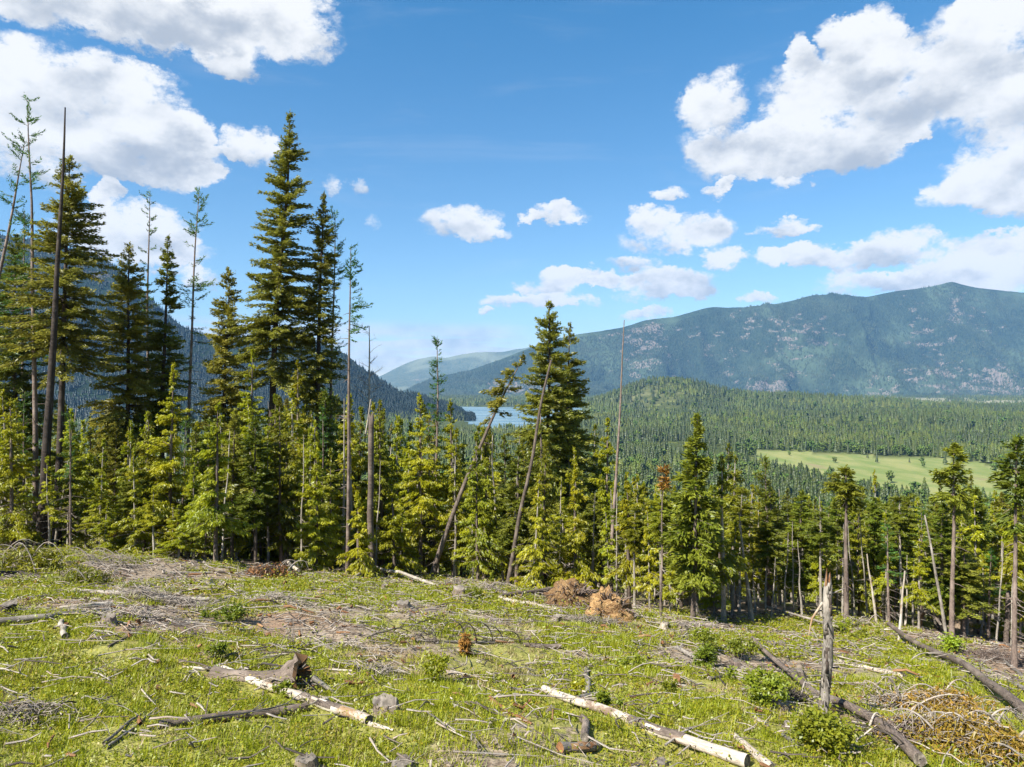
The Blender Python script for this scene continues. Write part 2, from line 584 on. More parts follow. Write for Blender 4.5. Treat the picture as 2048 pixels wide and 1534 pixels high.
M['patchy_wood'] = wood_mat('half_peeled_wood', (0.26, 0.21, 0.16), (0.48, 0.42, 0.34), (0.54, 0.48, 0.40), 1.0, ((0.20, 0.14, 0.10), 0.56))
M['rot'] = wood_mat('orange_rotten_wood', (0.10, 0.042, 0.018), (0.29, 0.145, 0.06), (0.36, 0.22, 0.11), 1.6)
M['cut'] = wood_mat('weathered_cut_face', (0.095, 0.08, 0.062), (0.235, 0.20, 0.16), (0.31, 0.265, 0.21), 0.8, ((0.10, 0.08, 0.065), 0.55), 0.9, 1.5)
M['stump_wood'] = wood_mat('brown_weathered_stump', (0.075, 0.055, 0.04), (0.25, 0.20, 0.15), (0.33, 0.275, 0.21), 1.5)
M['twig'] = wood_mat('bleached_twigs', (0.20, 0.17, 0.14), (0.42, 0.37, 0.31), (0.30, 0.22, 0.16))
M['twig_dark'] = wood_mat('dark_dead_twigs', (0.022, 0.019, 0.016), (0.085, 0.07, 0.058), (0.13, 0.11, 0.09))


def soil_mat(name='orange_clay_soil', k=1.0):
    m, b = new_mat(name)
    p = b.n('ShaderNodeTexCoord').outputs['Object']
    n1 = b.noise(p, 2.2, 6, 0.65)
    n2 = b.noise(p, 9.0, 4, 0.6)
    c = b.mix(b.mr(n1, 0.35, 0.65), (0.13 * k, 0.06 * k, 0.022 * k), (0.36 * k, 0.215 * k, 0.085 * k))
    c = b.mix(b.mr(n2, 0.5, 0.75), c, (0.47 * k, 0.325 * k, 0.17 * k))
    s = b.n('ShaderNodeBsdfPrincipled')
    b.put(s.inputs['Base Color'], c)
    s.inputs['Roughness'].default_value = 0.95
    bp = b.n('ShaderNodeBump')
    bp.inputs['Distance'].default_value = 0.12
    bp.inputs['Strength'].default_value = 0.9
    b.put(bp.inputs['Height'], n2)
    b.t.links.new(bp.outputs[0], s.inputs['Normal'])
    b.out(s.outputs[0])
    return m


M['soil'] = soil_mat()
M['soil_brown'] = soil_mat('brown_rooty_soil', 0.62)


def stone_mat():
    m, b = new_mat('pale_field_stone')
    p = b.n('ShaderNodeTexCoord').outputs['Object']
    n1 = b.noise(p, 5.0, 6, 0.6)
    c = b.mix(n1, (0.26, 0.23, 0.19), (0.56, 0.51, 0.44))
    s = b.n('ShaderNodeBsdfPrincipled')
    b.put(s.inputs['Base Color'], c)
    s.inputs['Roughness'].default_value = 0.9
    b.out(s.outputs[0])
    return m


M['stone'] = stone_mat()


def ground_mat():
    """tint attribute: R green cover, G meadow, B pale clearing, A bare earth"""
    m, b = new_mat('clearing_ground')
    p = b.n('ShaderNodeNewGeometry').outputs['Position']
    at = b.n('ShaderNodeAttribute', attribute_name='tint')
    sep = b.n('ShaderNodeSeparateColor')
    b.put(sep.inputs[0], at.outputs['Color'])
    n1 = b.noise(p, 1.7, 6, 0.65)
    n2 = b.noise(p, 7.0, 5, 0.7)
    n3 = b.noise(p, 0.35, 4, 0.6)
    lit = b.mix(b.mr(n2, 0.35, 0.65), (0.13, 0.095, 0.065), (0.36, 0.285, 0.20))
    lit = b.mix(b.mr(n1, 0.50, 0.66), lit, (0.30, 0.245, 0.185))
    red = b.mix(n2, (0.15, 0.085, 0.05), (0.34, 0.215, 0.13))
    lit = b.mix(b.m('MULTIPLY', at.outputs['Alpha'], b.mr(n1, 0.35, 0.6)), lit, red)
    grn = b.mix(b.mr(n2, 0.3, 0.7), (0.120, 0.135, 0.018), (0.31, 0.30, 0.05))
    n4 = b.noise(p, 3.3, 6, 0.72)
    gm = b.mr(b.m('ADD', sep.outputs[0], b.m('MULTIPLY', b.m('SUBTRACT', n4, 0.5), 1.9)), 0.42, 0.78)
    near = b.mix(b.m('MULTIPLY', gm, 0.8), lit, grn)
    pos = b.n('ShaderNodeSeparateXYZ')
    b.put(pos.inputs[0], p)
    # forest floor under the trees
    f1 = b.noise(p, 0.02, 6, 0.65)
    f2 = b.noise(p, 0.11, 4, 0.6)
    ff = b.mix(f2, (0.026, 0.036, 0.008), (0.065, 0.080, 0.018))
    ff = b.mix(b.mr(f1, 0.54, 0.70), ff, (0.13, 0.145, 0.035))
    mdw = b.mix(b.mr(b.noise(b.vm('MULTIPLY', p, (1, 0.35, 1)), 0.022, 6, 0.65), 0.36, 0.64), (0.135, 0.175, 0.045), (0.225, 0.225, 0.080))
    mdw = b.mix(b.mr(b.noise(b.vm('MULTIPLY', p, (1, 0.4, 1)), 0.007, 5, 0.65), 0.60, 0.68), mdw, (0.22, 0.18, 0.09))
    pal = b.mix(f2, (0.20, 0.19, 0.10), (0.36, 0.32, 0.20))
    far = b.mix(sep.outputs[1], ff, mdw)
    far = b.mix(b.m('MULTIPLY', sep.outputs[2], b.mr(f1, 0.36, 0.56)), far, pal)
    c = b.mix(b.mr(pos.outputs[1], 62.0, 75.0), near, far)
    s = b.n('ShaderNodeBsdfPrincipled')
    b.put(s.inputs['Base Color'], c)
    s.inputs['Roughness'].default_value = 0.95
    s.inputs['Specular IOR Level'].default_value = 0.15
    bp = b.n('ShaderNodeBump')
    bp.inputs['Distance'].default_value = 0.08
    bp.inputs['Strength'].default_value = 0.8
    b.put(bp.inputs['Height'], n2)
    b.t.links.new(bp.outputs[0], s.inputs['Normal'])
    b.out(s.outputs[0])
    return m


def mountain_mat(name, f1c, f2c, rockc, rock_lo, sc=1.0, grassy=0.0):
    m, b = new_mat(name)
    p = b.n('ShaderNodeNewGeometry').outputs['Position']
    at = b.n('ShaderNodeAttribute', attribute_name='tint')
    sep = b.n('ShaderNodeSeparateColor')
    b.put(sep.inputs[0], at.outputs['Color'])
    sp = b.noise(b.vm('MULTIPLY', p, (1, 1, 0.5)), 0.045 / sc, 4, 0.75)
    big = b.noise(p, 0.0016 / sc, 5, 0.6)
    c = b.mix(b.mr(sp, 0.36, 0.64), f1c, f2c)
    c = b.mix(b.mr(big, 0.45, 0.65), c, tuple(x * 1.5 for x in f2c))
    # bare outcrops where the slope steepens (attribute) broken up by noise
    rn = b.noise(b.vm('MULTIPLY', p, (1.0, 1.0, 2.2)), 0.0055 / sc, 7, 0.68)
    r = b.m('ADD', rn, b.m('MULTIPLY', b.m('SUBTRACT', sep.outputs[0], 0.5), 0.55))
    rk = b.mr(r, rock_lo, rock_lo + 0.05)
    rk = b.m('MULTIPLY', rk, b.mr(sp, 0.62, 0.42))
    c = b.mix(rk, c, b.mix(sp, rockc, tuple(x * 1.35 for x in rockc)))
    s = b.n('ShaderNodeBsdfPrincipled')
    b.put(s.inputs['Base Color'], c)
    s.inputs['Roughness'].default_value = 0.95
    s.inputs['Specular IOR Level'].default_value = 0.1
    bp = b.n('ShaderNodeBump')
    bp.inputs['Distance'].default_value = 14.0 * sc
    bp.inputs['Strength'].default_value = 1.0
    b.put(bp.inputs['Height'], sp)
    b.t.links.new(bp.outputs[0], s.inputs['Normal'])
    b.out(s.outputs[0])
    return m


def water_mat():
    m, b = new_mat('lake_water')
    p = b.n('ShaderNodeNewGeometry').outputs['Position']
    n1 = b.noise(b.vm('MULTIPLY', p, (0.3, 1.0, 1)), 0.010, 4, 0.6)
    n2 = b.noise(p, 0.9, 3, 0.6)
    s = b.n('ShaderNodeBsdfPrincipled')
    b.put(s.inputs['Base Color'], b.mix(b.mr(n1, 0.42, 0.60), (0.09, 0.15, 0.165), (0.17, 0.235, 0.25)))
    b.put(s.inputs['Roughness'], b.mr(n1, 0.35, 0.65, 0.22, 0.42))
    s.inputs['IOR'].default_value = 1.33
    bp = b.n('ShaderNodeBump')
    bp.inputs['Distance'].default_value = 0.25
    bp.inputs['Strength'].default_value = 0.5
    b.put(bp.inputs['Height'], n2)
    b.t.links.new(bp.outputs[0], s.inputs['Normal'])
    b.out(s.outputs[0])
    return m


# ------------------------------------------------------------------ the land
def cover_mask(x, y):
    """0 litter and slash .. 1 grass and leaves, on the clearing"""
    g = fbm(x / 3.4, y / 3.4, 4, 77)
    g = 0.5 + (g - 0.5) * 2.9
    edge = (4.1 / 1.0) * 0
    u = x / np.maximum(y, 1)
    ye = edge_y(x, y)
    band = sstep(-12, -2, y - ye)                # litter near the trees
    left = sstep(-0.05, -0.45, u) * sstep(26, 36, y)
    right = sstep(0.60, 0.70, u) * sstep(20, 26, y)
    g = g + 0.6 * np.exp(-((x - 0.6) / 2.6) ** 2 - ((y - 13.5) / 3.5) ** 2)
    return np.clip(g + 0.36 - 0.48 * band - 0.16 * left - 0.75 * right, 0, 1)


EDGE_PX = [(-200, 1098), (0, 1102), (100, 1102), (200, 1108), (340, 1120), (450, 1128), (560, 1136), (700, 1152), (800, 1154), (880, 1158), (960, 1166), (1060, 1180), (1180, 1192), (1260, 1212), (1340, 1234), (1450, 1244), (1600, 1246), (1700, 1250), (1800, 1262), (1900, 1276), (2000, 1290), (2200, 1310)]
EDGE = None


def edge_y(x, y):
    """distance (y) of the forest edge in the direction of (x, y)"""
    u = np.asarray(x, float) / np.maximum(np.asarray(y, float), 1.0)
    return np.interp(u, EDGE[0], EDGE[1])


EDGE = (np.array([(q[0] - 1024) / F for q in EDGE_PX]), np.array([ground_pt(*q)[1] for q in EDGE_PX]))
print('edge', np.round(EDGE[1], 1))


def build_ground():
    us = np.concatenate([np.linspace(-3.0, -0.95, 24)[:-1], np.linspace(-0.95, 0.95, 390), np.linspace(0.95, 3.0, 24)[1:]])
    y1 = 5.0 * np.exp(np.arange(0, 250) * 0.0118)
    y2 = y1[-1] * np.exp(np.arange(1, 105) * 0.05)
    ys = np.concatenate([y1, y2])
    U, Y = np.meshgrid(us, ys)
    X = U * Y
    Z = height(X, Y)
    Z = np.where(Y > 7400, Z - (Y - 7400) * 0.02, Z)
    rows, cols = U.shape
    idx = np.arange(rows * cols).reshape(rows, cols)
    Q = np.stack([idx[:-1, :-1], idx[:-1, 1:], idx[1:, 1:], idx[1:, :-1]], -1).reshape(-1, 4)
    col = np.zeros((rows * cols, 4))
    x, y = X.ravel(), Y.ravel()
    col[:, 0] = cover_mask(x, y)
    mw = (fbm(x / 60, y / 60, 3, 300) - 0.5) * 70
    col[:, 1] = in_poly(x + mw, y + mw, MEADOW)
    u = x / y
    col[:, 2] = sstep(0.26, 0.40, u + (fbm(x / 500, y / 500, 3, 9) - 0.5) * 0.2) * sstep(3900, 4500, y) * sstep(7000, 6300, y)
    kn = np.exp(-((x - 560) / 260) ** 2 - ((y - 3130) / 190) ** 2)
    col[:, 2] = np.maximum(col[:, 2], kn * 0.25)
    col[:, 3] = sstep(0.56, 0.68, fbm(x / 4, y / 4, 3, 123)) * 0.8 + sstep(0.60, 0.70, u) * 0.7
    B = Buf()
    B.add(np.stack([x, y, Z.ravel()], -1), Q, col=col)
    # the same slope carried on behind and beside the camera
    g = np.linspace(-60, 60, 25)
    gy = np.linspace(-60, 5.0, 16)
    GX, GY = np.meshgrid(g, gy)
    r2, c2 = GX.shape
    idx = np.arange(r2 * c2).reshape(r2, c2)
    Q = np.stack([idx[:-1, :-1], idx[:-1, 1:], idx[1:, 1:], idx[1:, :-1]], -1).reshape(-1, 4)
    B.add(np.stack([GX.ravel(), GY.ravel(), height(GX, GY).ravel() - 0.05], -1), Q, col=(0.6, 0, 0, 0.3))
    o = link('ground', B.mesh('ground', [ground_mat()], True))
    tag(o, 'sloping logged clearing running down to the wooded valley floor', None, kind='structure')


build_ground()


def build_lake():
    B = Buf()
    V = np.array([(x, y, 0.0) for x, y in LAKE])
    c = V.mean(0)
    V2 = c + (V - c) * 1.12
    V2[:, 2] = 0.0
    n = len(V2)
    B.add(np.concatenate([V2, c[None] * np.array([1, 1, 0])]), [(i, (i + 1) % n, n) for i in range(n)])
    o = link('water', B.mesh('water', [water_mat()]))
    tag(o, 'pale blue lake far down the valley', kind='structure')


build_lake()


def build_range(name, sky, y_foot, y_crest, y_back, mat, seed, spur, ny=130, nu=420, label='', pw=1.0, z_foot=-6.0, wave=1500.0, lean=0.35):
    px = np.array([q[0] for q in sky], float)
    py = np.array([q[1] for q in sky], float)
    us = np.linspace((px[0] - 1024) / F, (px[-1] - 1024) / F, nu)
    crest_px = np.interp(us * F + 1024, px, py)
    k = np.ones(5) / 5
    crest_px = np.convolve(np.pad(crest_px, 2, mode='edge'), k, 'valid')
    yc = y_crest(us) if callable(y_crest) else np.full(nu, float(y_crest))
    yf = y_foot(us) if callable(y_foot) else np.full(nu, float(y_foot))
    yb = yc + (y_back - (y_crest(us).max() if callable(y_crest) else y_crest))
    zc = CAMZ + (767 - crest_px) / F * yc
    zc = np.maximum(zc, z_foot + 2)
    t = np.concatenate([np.linspace(0, 1, ny), np.linspace(1, 1.5, 24)[1:]])
    T, U = np.meshgrid(t, us, indexing='ij')
    Yf, Yc, Yb, Zc = yf[None, :], yc[None, :], yb[None, :], zc[None, :]
    Y = np.where(T <= 1, Yf + (Yc - Yf) * T, Yc + (Yb - Yc) * (T - 1) * 2)
    X = U * Y
    front = np.clip(T, 0, 1) ** pw
    prof = front
    back = np.clip(1 - (T - 1) * 2 * 0.8, 0.1, 1)
    Z = z_foot + (Zc - z_foot) * np.where(T <= 1, prof, back)
    # spurs and gullies running down the fall line, leaning to the left towards the viewer
    w = (fbm(X / 900, Y / 900, 3, seed + 3) - 0.5) * 1.2
    sp = ridged((X + lean * (Y - Yc)) / wave + w, Y / (wave * 3.0), 4, seed)
    sp2 = ridged(X / (wave * 0.3) + w, Y / (wave * 0.5), 4, seed + 50)
    amp = (Zc - z_foot) * 4 * np.clip(T, 0, 1) * (1.0 - np.clip(T, 0, 1) * 0.97) * 0.75 * (1 + 0.6 * np.clip(T, 0, 1))
    amp = np.where(T <= 1, amp, 0.0)
    Z = Z - amp * spur * (1 - sp) - amp * spur * 0.28 * (1 - sp2)
    Z = Z + (fbm(X / 60, Y / 60, 3, seed + 9) - 0.5) * 16 * sstep(0.03, 0.2, T) * np.where(T <= 1, 1, 0.4)
    rows, cols = X.shape
    idx = np.arange(rows * cols).reshape(rows, cols)
    Q = np.stack([idx[:-1, :-1], idx[:-1, 1:], idx[1:, 1:], idx[1:, :-1]], -1).reshape(-1, 4)
    P = np.stack([X, Y, Z], -1)
    du, dt = np.gradient(P, axis=1), np.gradient(P, axis=0)
    nrm = np.cross(du, dt)
    nrm /= np.linalg.norm(nrm, axis=2, keepdims=True) + 1e-9
    steep = np.clip((0.88 - np.abs(nrm[:, :, 2])) * 2.2 + 0.35 + 0.25 * (sp2 - 0.5), 0, 1)
    hump = np.exp(-((T - 0.42) / 0.25) ** 2)
    rockm = np.clip(steep * 0.6 + hump * 0.30 + (fbm(X / 900, Y / 900, 3, seed + 21) - 0.5) * 0.9, 0, 1)
    col = np.zeros((rows * cols, 4))
    col[:, 0] = rockm.ravel()
    B = Buf()
    B.add(P.reshape(-1, 3), Q, col=col)
    o = link(name, B.mesh(name, [mat], True))
    tag(o, label, kind='structure')
    return (X, Y, Z)


MT = {}
MT['far'] = build_range('mountain', [(560, 775), (700, 770), (760, 752), (800, 730), (830, 717), (868, 710), (890, 714), (930, 705), (960, 702), (1000, 702), (1030, 697), (1080, 690), (1200, 676), (1400, 664)],
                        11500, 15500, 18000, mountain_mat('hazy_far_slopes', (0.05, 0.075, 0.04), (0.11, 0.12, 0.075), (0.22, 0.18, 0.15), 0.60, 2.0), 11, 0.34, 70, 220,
                        'farthest pale blue range beyond the lake', wave=2600)
MT['right'] = build_range('mountain', [(780, 800), (830, 770), (870, 752), (930, 742), (1000, 716), (1060, 692), (1110, 674), (1150, 664), (1200, 657), (1250, 648), (1290, 634), (1350, 627), (1400, 612), (1425, 606), (1450, 608), (1490, 607),
                                       (1560, 599), (1590, 592), (1620, 583), (1660, 580), (1700, 583), (1735, 586), (1760, 580), (1790, 574), (1850, 566), (1880, 560), (1903, 553), (1925, 560), (1950, 566), (2000, 572), (2048, 577), (2150, 560), (2400, 590), (2800, 640)],
                          lambda u: np.interp(u, [-0.2, 0.1, 0.3, 1.3], [7200, 6900, 6700, 6400]), lambda u: np.interp(u, [-0.2, 0.1, 0.3, 1.3], [9600, 9300, 9300, 9000]), 11000,
                          mountain_mat('forested_right_slopes', (0.011, 0.024, 0.015), (0.042, 0.060, 0.034), (0.165, 0.135, 0.112), 0.655, 1.0), 23, 0.85, 150, 560,
                          'long forested ridge with bare outcrops across the valley', wave=1700, lean=0.8)
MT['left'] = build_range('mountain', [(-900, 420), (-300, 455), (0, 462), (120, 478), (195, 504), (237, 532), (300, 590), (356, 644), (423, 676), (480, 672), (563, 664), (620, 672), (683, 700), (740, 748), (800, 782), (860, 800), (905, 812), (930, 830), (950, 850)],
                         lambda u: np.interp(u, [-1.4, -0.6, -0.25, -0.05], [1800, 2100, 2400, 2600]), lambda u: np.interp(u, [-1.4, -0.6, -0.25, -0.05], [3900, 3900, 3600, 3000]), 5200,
                         mountain_mat('cloud_shaded_left_slopes', (0.006, 0.013, 0.006), (0.015, 0.027, 0.011), (0.15, 0.13, 0.115), 0.63, 0.6), 37, 0.30, 120, 420,  # near-black slope colour stands in for cloud shadow over this mountain
                         'wooded mountain darkened as under cloud behind the tall trees', wave=900, lean=-0.4)

# ------------------------------------------------------------------ tree builders
def rot_about(v, axis, ang):
    """Rodrigues, arrays"""
    c, s = np.cos(ang)[..., None], np.sin(ang)[..., None]
    return v * c + np.cross(axis, v) * s + axis * (np.sum(axis * v, -1, keepdims=True)) * (1 - c)


def unit(v):
    return v / (np.linalg.norm(v, axis=-1, keepdims=True) + 1e-9)


def tri_sprays(P, D, L, W, r, nrm_jit=0.5, hang=0.0, up=None):
    """leaf-sized triangles: base point P, direction D, length L, width W"""
    n = len(P)
    D = D + np.array([0, 0, -1.0]) * hang
    D = unit(D)
    ref = np.tile(np.array([0, 0, 1.0]), (n, 1)) + r.normal(0, nrm_jit, (n, 3))
    S = unit(np.cross(D, ref))
    a = P + S * (W * 0.5)[:, None]
    b = P - S * (W * 0.5)[:, None]
    tip = P + D * L[:, None]
    mid = P + D * (L * 0.45)[:, None]
    a = a + D * (L * 0.35)[:, None] * r.uniform(-0.2, 0.9, (n, 1))
    b = b + D * (L * 0.35)[:, None] * r.uniform(-0.2, 0.9, (n, 1))
    V = np.stack([a, tip, b], 1).reshape(-1, 3)
    i = np.arange(n)[:, None] * 3
    Fq = i + np.array([[0, 1, 2]])
    return V, Fq


def conifer(r, H, base, R, prof, nb, up0, droop, step, twig, wid, r0, sweep=0.0, gap=0.0, per=2, hang=0.15, tipup=0.0, lean=(0, 0), irregular=0.35, dead=12, leafmin=0.12, cut=None, one_side=None, sides=9, curve=0.0, wood=True, warmth=0.4, bare_len=1.0, fan=0.13):
    """a conifer with its base at the origin: returns (trunk Buf, crown Buf)"""
    tb, cb = Buf(), Buf()
    # trunk
    K = 14
    tz = np.linspace(0, 1, K)
    cx = lean[0] * tz * H + curve * H * np.sin(tz * np.pi) + (vnoise(tz * 3 + r.uniform(0, 50), tz * 0) - 0.5) * H * 0.012
    cyy = lean[1] * tz * H + (vnoise(tz * 3 + r.uniform(0, 50), tz * 0 + 9) - 0.5) * H * 0.012
    cx -= cx[0]
    cyy -= cyy[0]
    ax = np.stack([cx, cyy, tz * H], -1)
    ax[0, 2] = -0.4
    top = 1.0 if cut is None else cut
    rad = r0 * (np.clip(1 - tz, 0, 1) ** 0.75) * 1.0 + 0.015
    rad[0] *= 1.35
    V, Q, uv = tubes(ax, rad, sides)
    tb.add(V, Q, uv)

    def on_axis(z):
        t = np.clip(z / H, 0, 1)
        return np.stack([np.interp(t, tz, cx), np.interp(t, tz, cyy), z], -1)
    t = np.sort(r.uniform(0, 1, nb))
    if gap > 0:                               # thinner storeys in the crown
        ph0 = r.uniform(0, 2 * np.pi, nb)
        keep = (vnoise(t * 9 + r.uniform(0, 99), ph0 * 0.9) > gap + 0.26 * np.clip(0.55 - t, 0, 1)) | (t > 0.9)
        t, ph0 = t[keep], ph0[keep]
    nb = len(t)
    z = H * (base + (1 - base) * t)
    phi = ph0 if gap > 0 else r.uniform(0, 2 * np.pi, nb)
    if one_side is not None:
        phi = one_side + r.normal(0, 0.8, nb)
    Lb = R * prof(t) * (1 + r.uniform(-irregular, irregular, nb)) * (0.8 + 0.4 * vnoise(phi * 1.2 + 40, t * 5 + r.uniform(0, 30)))
    Lb = np.maximum(Lb, 0.12)
    el = up0 * (0.35 + 0.85 * t) + r.normal(0, 0.15, nb) + (t - 0.5) * 0.45
    dirh = np.stack([np.cos(phi), np.sin(phi), np.zeros(nb)], -1)
    O = on_axis(z)

    def along(i, s):                          # point on branch i at relative length s
        L = Lb[i]
        rr = s * L * np.cos(el[i])
        dz = s * L * np.sin(el[i]) - droop * L * s ** 2 + tipup * L * s ** 4
        return O[i] + dirh[i] * rr[:, None] + np.array([0, 0, 1.0]) * dz[:, None]
    if wood:
        s5 = np.linspace(0, 1, 4)
        ii = np.repeat(np.arange(nb), 4)
        P = along(ii, np.tile(s5, nb)).reshape(nb, 4, 3)
        rb = np.maximum(0.012, 0.016 * Lb)[:, None] * np.array([1.0, 0.75, 0.5, 0.2])[None]
        V, Q, uv = tubes(P, rb, 3)
        tb.add(V, Q, uv)
    # dead snapped limbs below the crown
    if dead:
        zd = r.uniform(0.12, max(base, 0.2) + 0.15, dead) * H
        ph = r.uniform(0, 2 * np.pi, dead)
        Ld = r.uniform(0.4, 1.6, dead) * bare_len
        Od = on_axis(zd)
        dh = np.stack([np.cos(ph), np.sin(ph), r.uniform(-0.35, 0.15, dead)], -1)
        P = np.stack([Od + dh * (Ld * q)[:, None] + np.array([0, 0, -0.15]) * (q * q) for q in (0, 0.5, 1.0)], 1)
        V, Q, uv = tubes(P, np.tile(np.array([0.03, 0.02, 0.008]), (dead, 1)), 3)
        tb.add(V, Q, uv)
    # sprays
    nn = np.maximum(2, (Lb / step).astype(int))
    ii = np.repeat(np.arange(nb), nn)
    j = np.concatenate([np.arange(k) for k in nn])
    s = leafmin + (1 - leafmin) * (j + r.uniform(0, 1, len(j))) / nn[ii]
    ii = np.repeat(ii, per)
    s = np.repeat(s, per)
    n = len(ii)
    s = np.clip(s + r.normal(0, 0.02, n), leafmin, 1)
    P = along(ii, s)
    tang = unit(along(ii, np.minimum(s + 0.05, 1.05)) - P)
    ang = r.uniform(0.25, 1.15, n) * r.choice([-1, 1], n)
    ang = np.where(s > 0.93, ang * 0.35, ang)
    D = rot_about(tang, np.tile(np.array([0, 0, 1.0]), (n, 1)), ang)
    D[:, 2] += r.normal(0, 0.22, n)
    L = twig * r.uniform(0.55, 1.25, n) * (0.45 + 0.75 * (1 - s) ** 0.6) * np.clip(Lb[ii] / (R * 0.5), 0.45, 1.1)
    # each bough is a flat fan of side twigs, hanging a little at its edges
    sidev = np.stack([-dirh[ii][:, 1], dirh[ii][:, 0], np.zeros(n)], -1)
    lat = np.clip(r.normal(0, 1, n), -2, 2) * fan * Lb[ii] * (1.05 - 0.8 * s) * np.minimum(1, s * 2.2)
    P = P + sidev * lat[:, None]
    P[:, 2] -= np.abs(lat) * 0.28
    D = unit(D + sidev * (np.sign(lat) * np.minimum(1, np.abs(lat) * 2))[:, None] * 0.7)
    P = P + r.normal(0, 0.07 * twig, (n, 3)) + np.array([0, 0, 1.0]) * r.normal(0, 0.16 * twig, (n, 1))
    W = wid * r.uniform(0.7, 1.3, n)
    V, Fq = tri_sprays(P, D, L, W, r, 0.95, hang)
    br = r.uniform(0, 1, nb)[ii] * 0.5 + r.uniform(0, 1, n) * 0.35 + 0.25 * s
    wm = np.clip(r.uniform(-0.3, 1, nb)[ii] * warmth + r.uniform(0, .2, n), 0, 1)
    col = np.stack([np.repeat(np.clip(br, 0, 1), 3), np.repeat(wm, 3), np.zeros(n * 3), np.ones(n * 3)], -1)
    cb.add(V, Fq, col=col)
    # leader
    if cut is None:
        nl = 14
        zz = H * r.uniform(0.955, 1.0, nl)
        V, Fq = tri_sprays(on_axis(zz), unit(np.stack([r.normal(0, .5, nl), r.normal(0, .5, nl), np.full(nl, 1.0)], -1)), np.full(nl, twig * .8), np.full(nl, wid), r)
        cb.add(V, Fq, col=(0.6, 0.3, 0, 1))
    return tb, cb


def prof_fir(t):      # broad below, tapering dome above
    return np.clip(1 - t, 0, 1) ** 0.62 * (0.75 + 0.25 * np.clip(t / 0.18, 0, 1)) * 1.08 + 0.02


def prof_spire(t):
    return np.clip(1 - t, 0, 1) ** 0.9 + 0.03


def prof_column(t):
    return 0.55 * (1 - t) ** 0.45 + 0.45 * np.clip(1 - np.abs(t - 0.4) * 1.4, 0.1, 1)


def prof_tuft(t):
    return np.clip(np.sin(np.clip(t * 0.86 + 0.14, 0, 1) * np.pi), 0.05, 1) ** 0.6


# ---- kinds: size-normalised parameters
def make_fir(r, H, base=0.18, R=None, lean=(0, 0), dens=1.0, r0=None, gap=0.18, fine=1.0, curve=0.0, one_side=None):
    R = R or H * 0.115
    return conifer(r, H, base, R, prof_fir, int(12.0 * H * (1 - base) * dens) + 50, 0.26, 0.20, 0.165 * fine, 0.46, 0.135 * fine, r0 or H * 0.0105, gap=gap, per=8, fan=0.105, tipup=0.08, hang=0.10, lean=lean, curve=curve, one_side=one_side, irregular=0.38)


def make_cedar(r, H, base=0.06, R=None, lean=(0, 0), dens=1.0, r0=None, fine=1.0, gap=0.28):
    R = R or H * 0.14
    return conifer(r, H, base, R, prof_spire, int(8.0 * H * (1 - base) * dens) + 30, 0.30, 0.34, 0.14 * fine, 0.34, 0.100 * fine, r0 or H * 0.009, gap=gap, per=13, fan=0.16, hang=0.55, lean=lean, tipup=0.10, irregular=0.55, dead=16, warmth=0.55, bare_len=1.1)


def make_hemlock(r, H, base=0.1, R=None, dens=1.0, r0=None):
    R = R or H * 0.15
    return conifer(r, H, base, R, prof_spire, int(5 * H * dens) + 20, 0.30, 0.62, 0.13, 0.50, 0.10, r0 or H * 0.009, gap=0.30, per=4, hang=0.75, irregular=0.35, dead=20)


def make_larch(r, H, base=0.3, R=None, lean=(0, 0), dens=1.0, r0=None, curve=0.0, one_side=None, gap=0.42):
    R = R or H * 0.055
    return conifer(r, H, base, R, lambda t: 0.35 + 0.65 * np.clip(1 - t, 0, 1) ** 0.6 * (0.6 + 0.4 * np.sin(t * 23 + H)), int(3.4 * H * (1 - base) * dens) + 22, 0.30, 0.10, 0.13, 0.36, 0.085, r0 or H * 0.0075, gap=gap, per=4, hang=0.05, lean=lean, tipup=0.22, irregular=0.55, dead=26, curve=curve, one_side=one_side, warmth=0.15)


def make_pole_pine(r, H, base=0.66, R=None, lean=(0, 0), dens=1.0, r0=None):
    R = R or H * 0.07
    return conifer(r, H, base, R, prof_tuft, int(20 * H * (1 - base) * dens) + 30, 0.28, 0.16, 0.12, 0.36, 0.10, r0 or H * 0.0085, gap=0.30, per=9, hang=0.15, lean=lean, irregular=0.65, dead=22, bare_len=0.5)


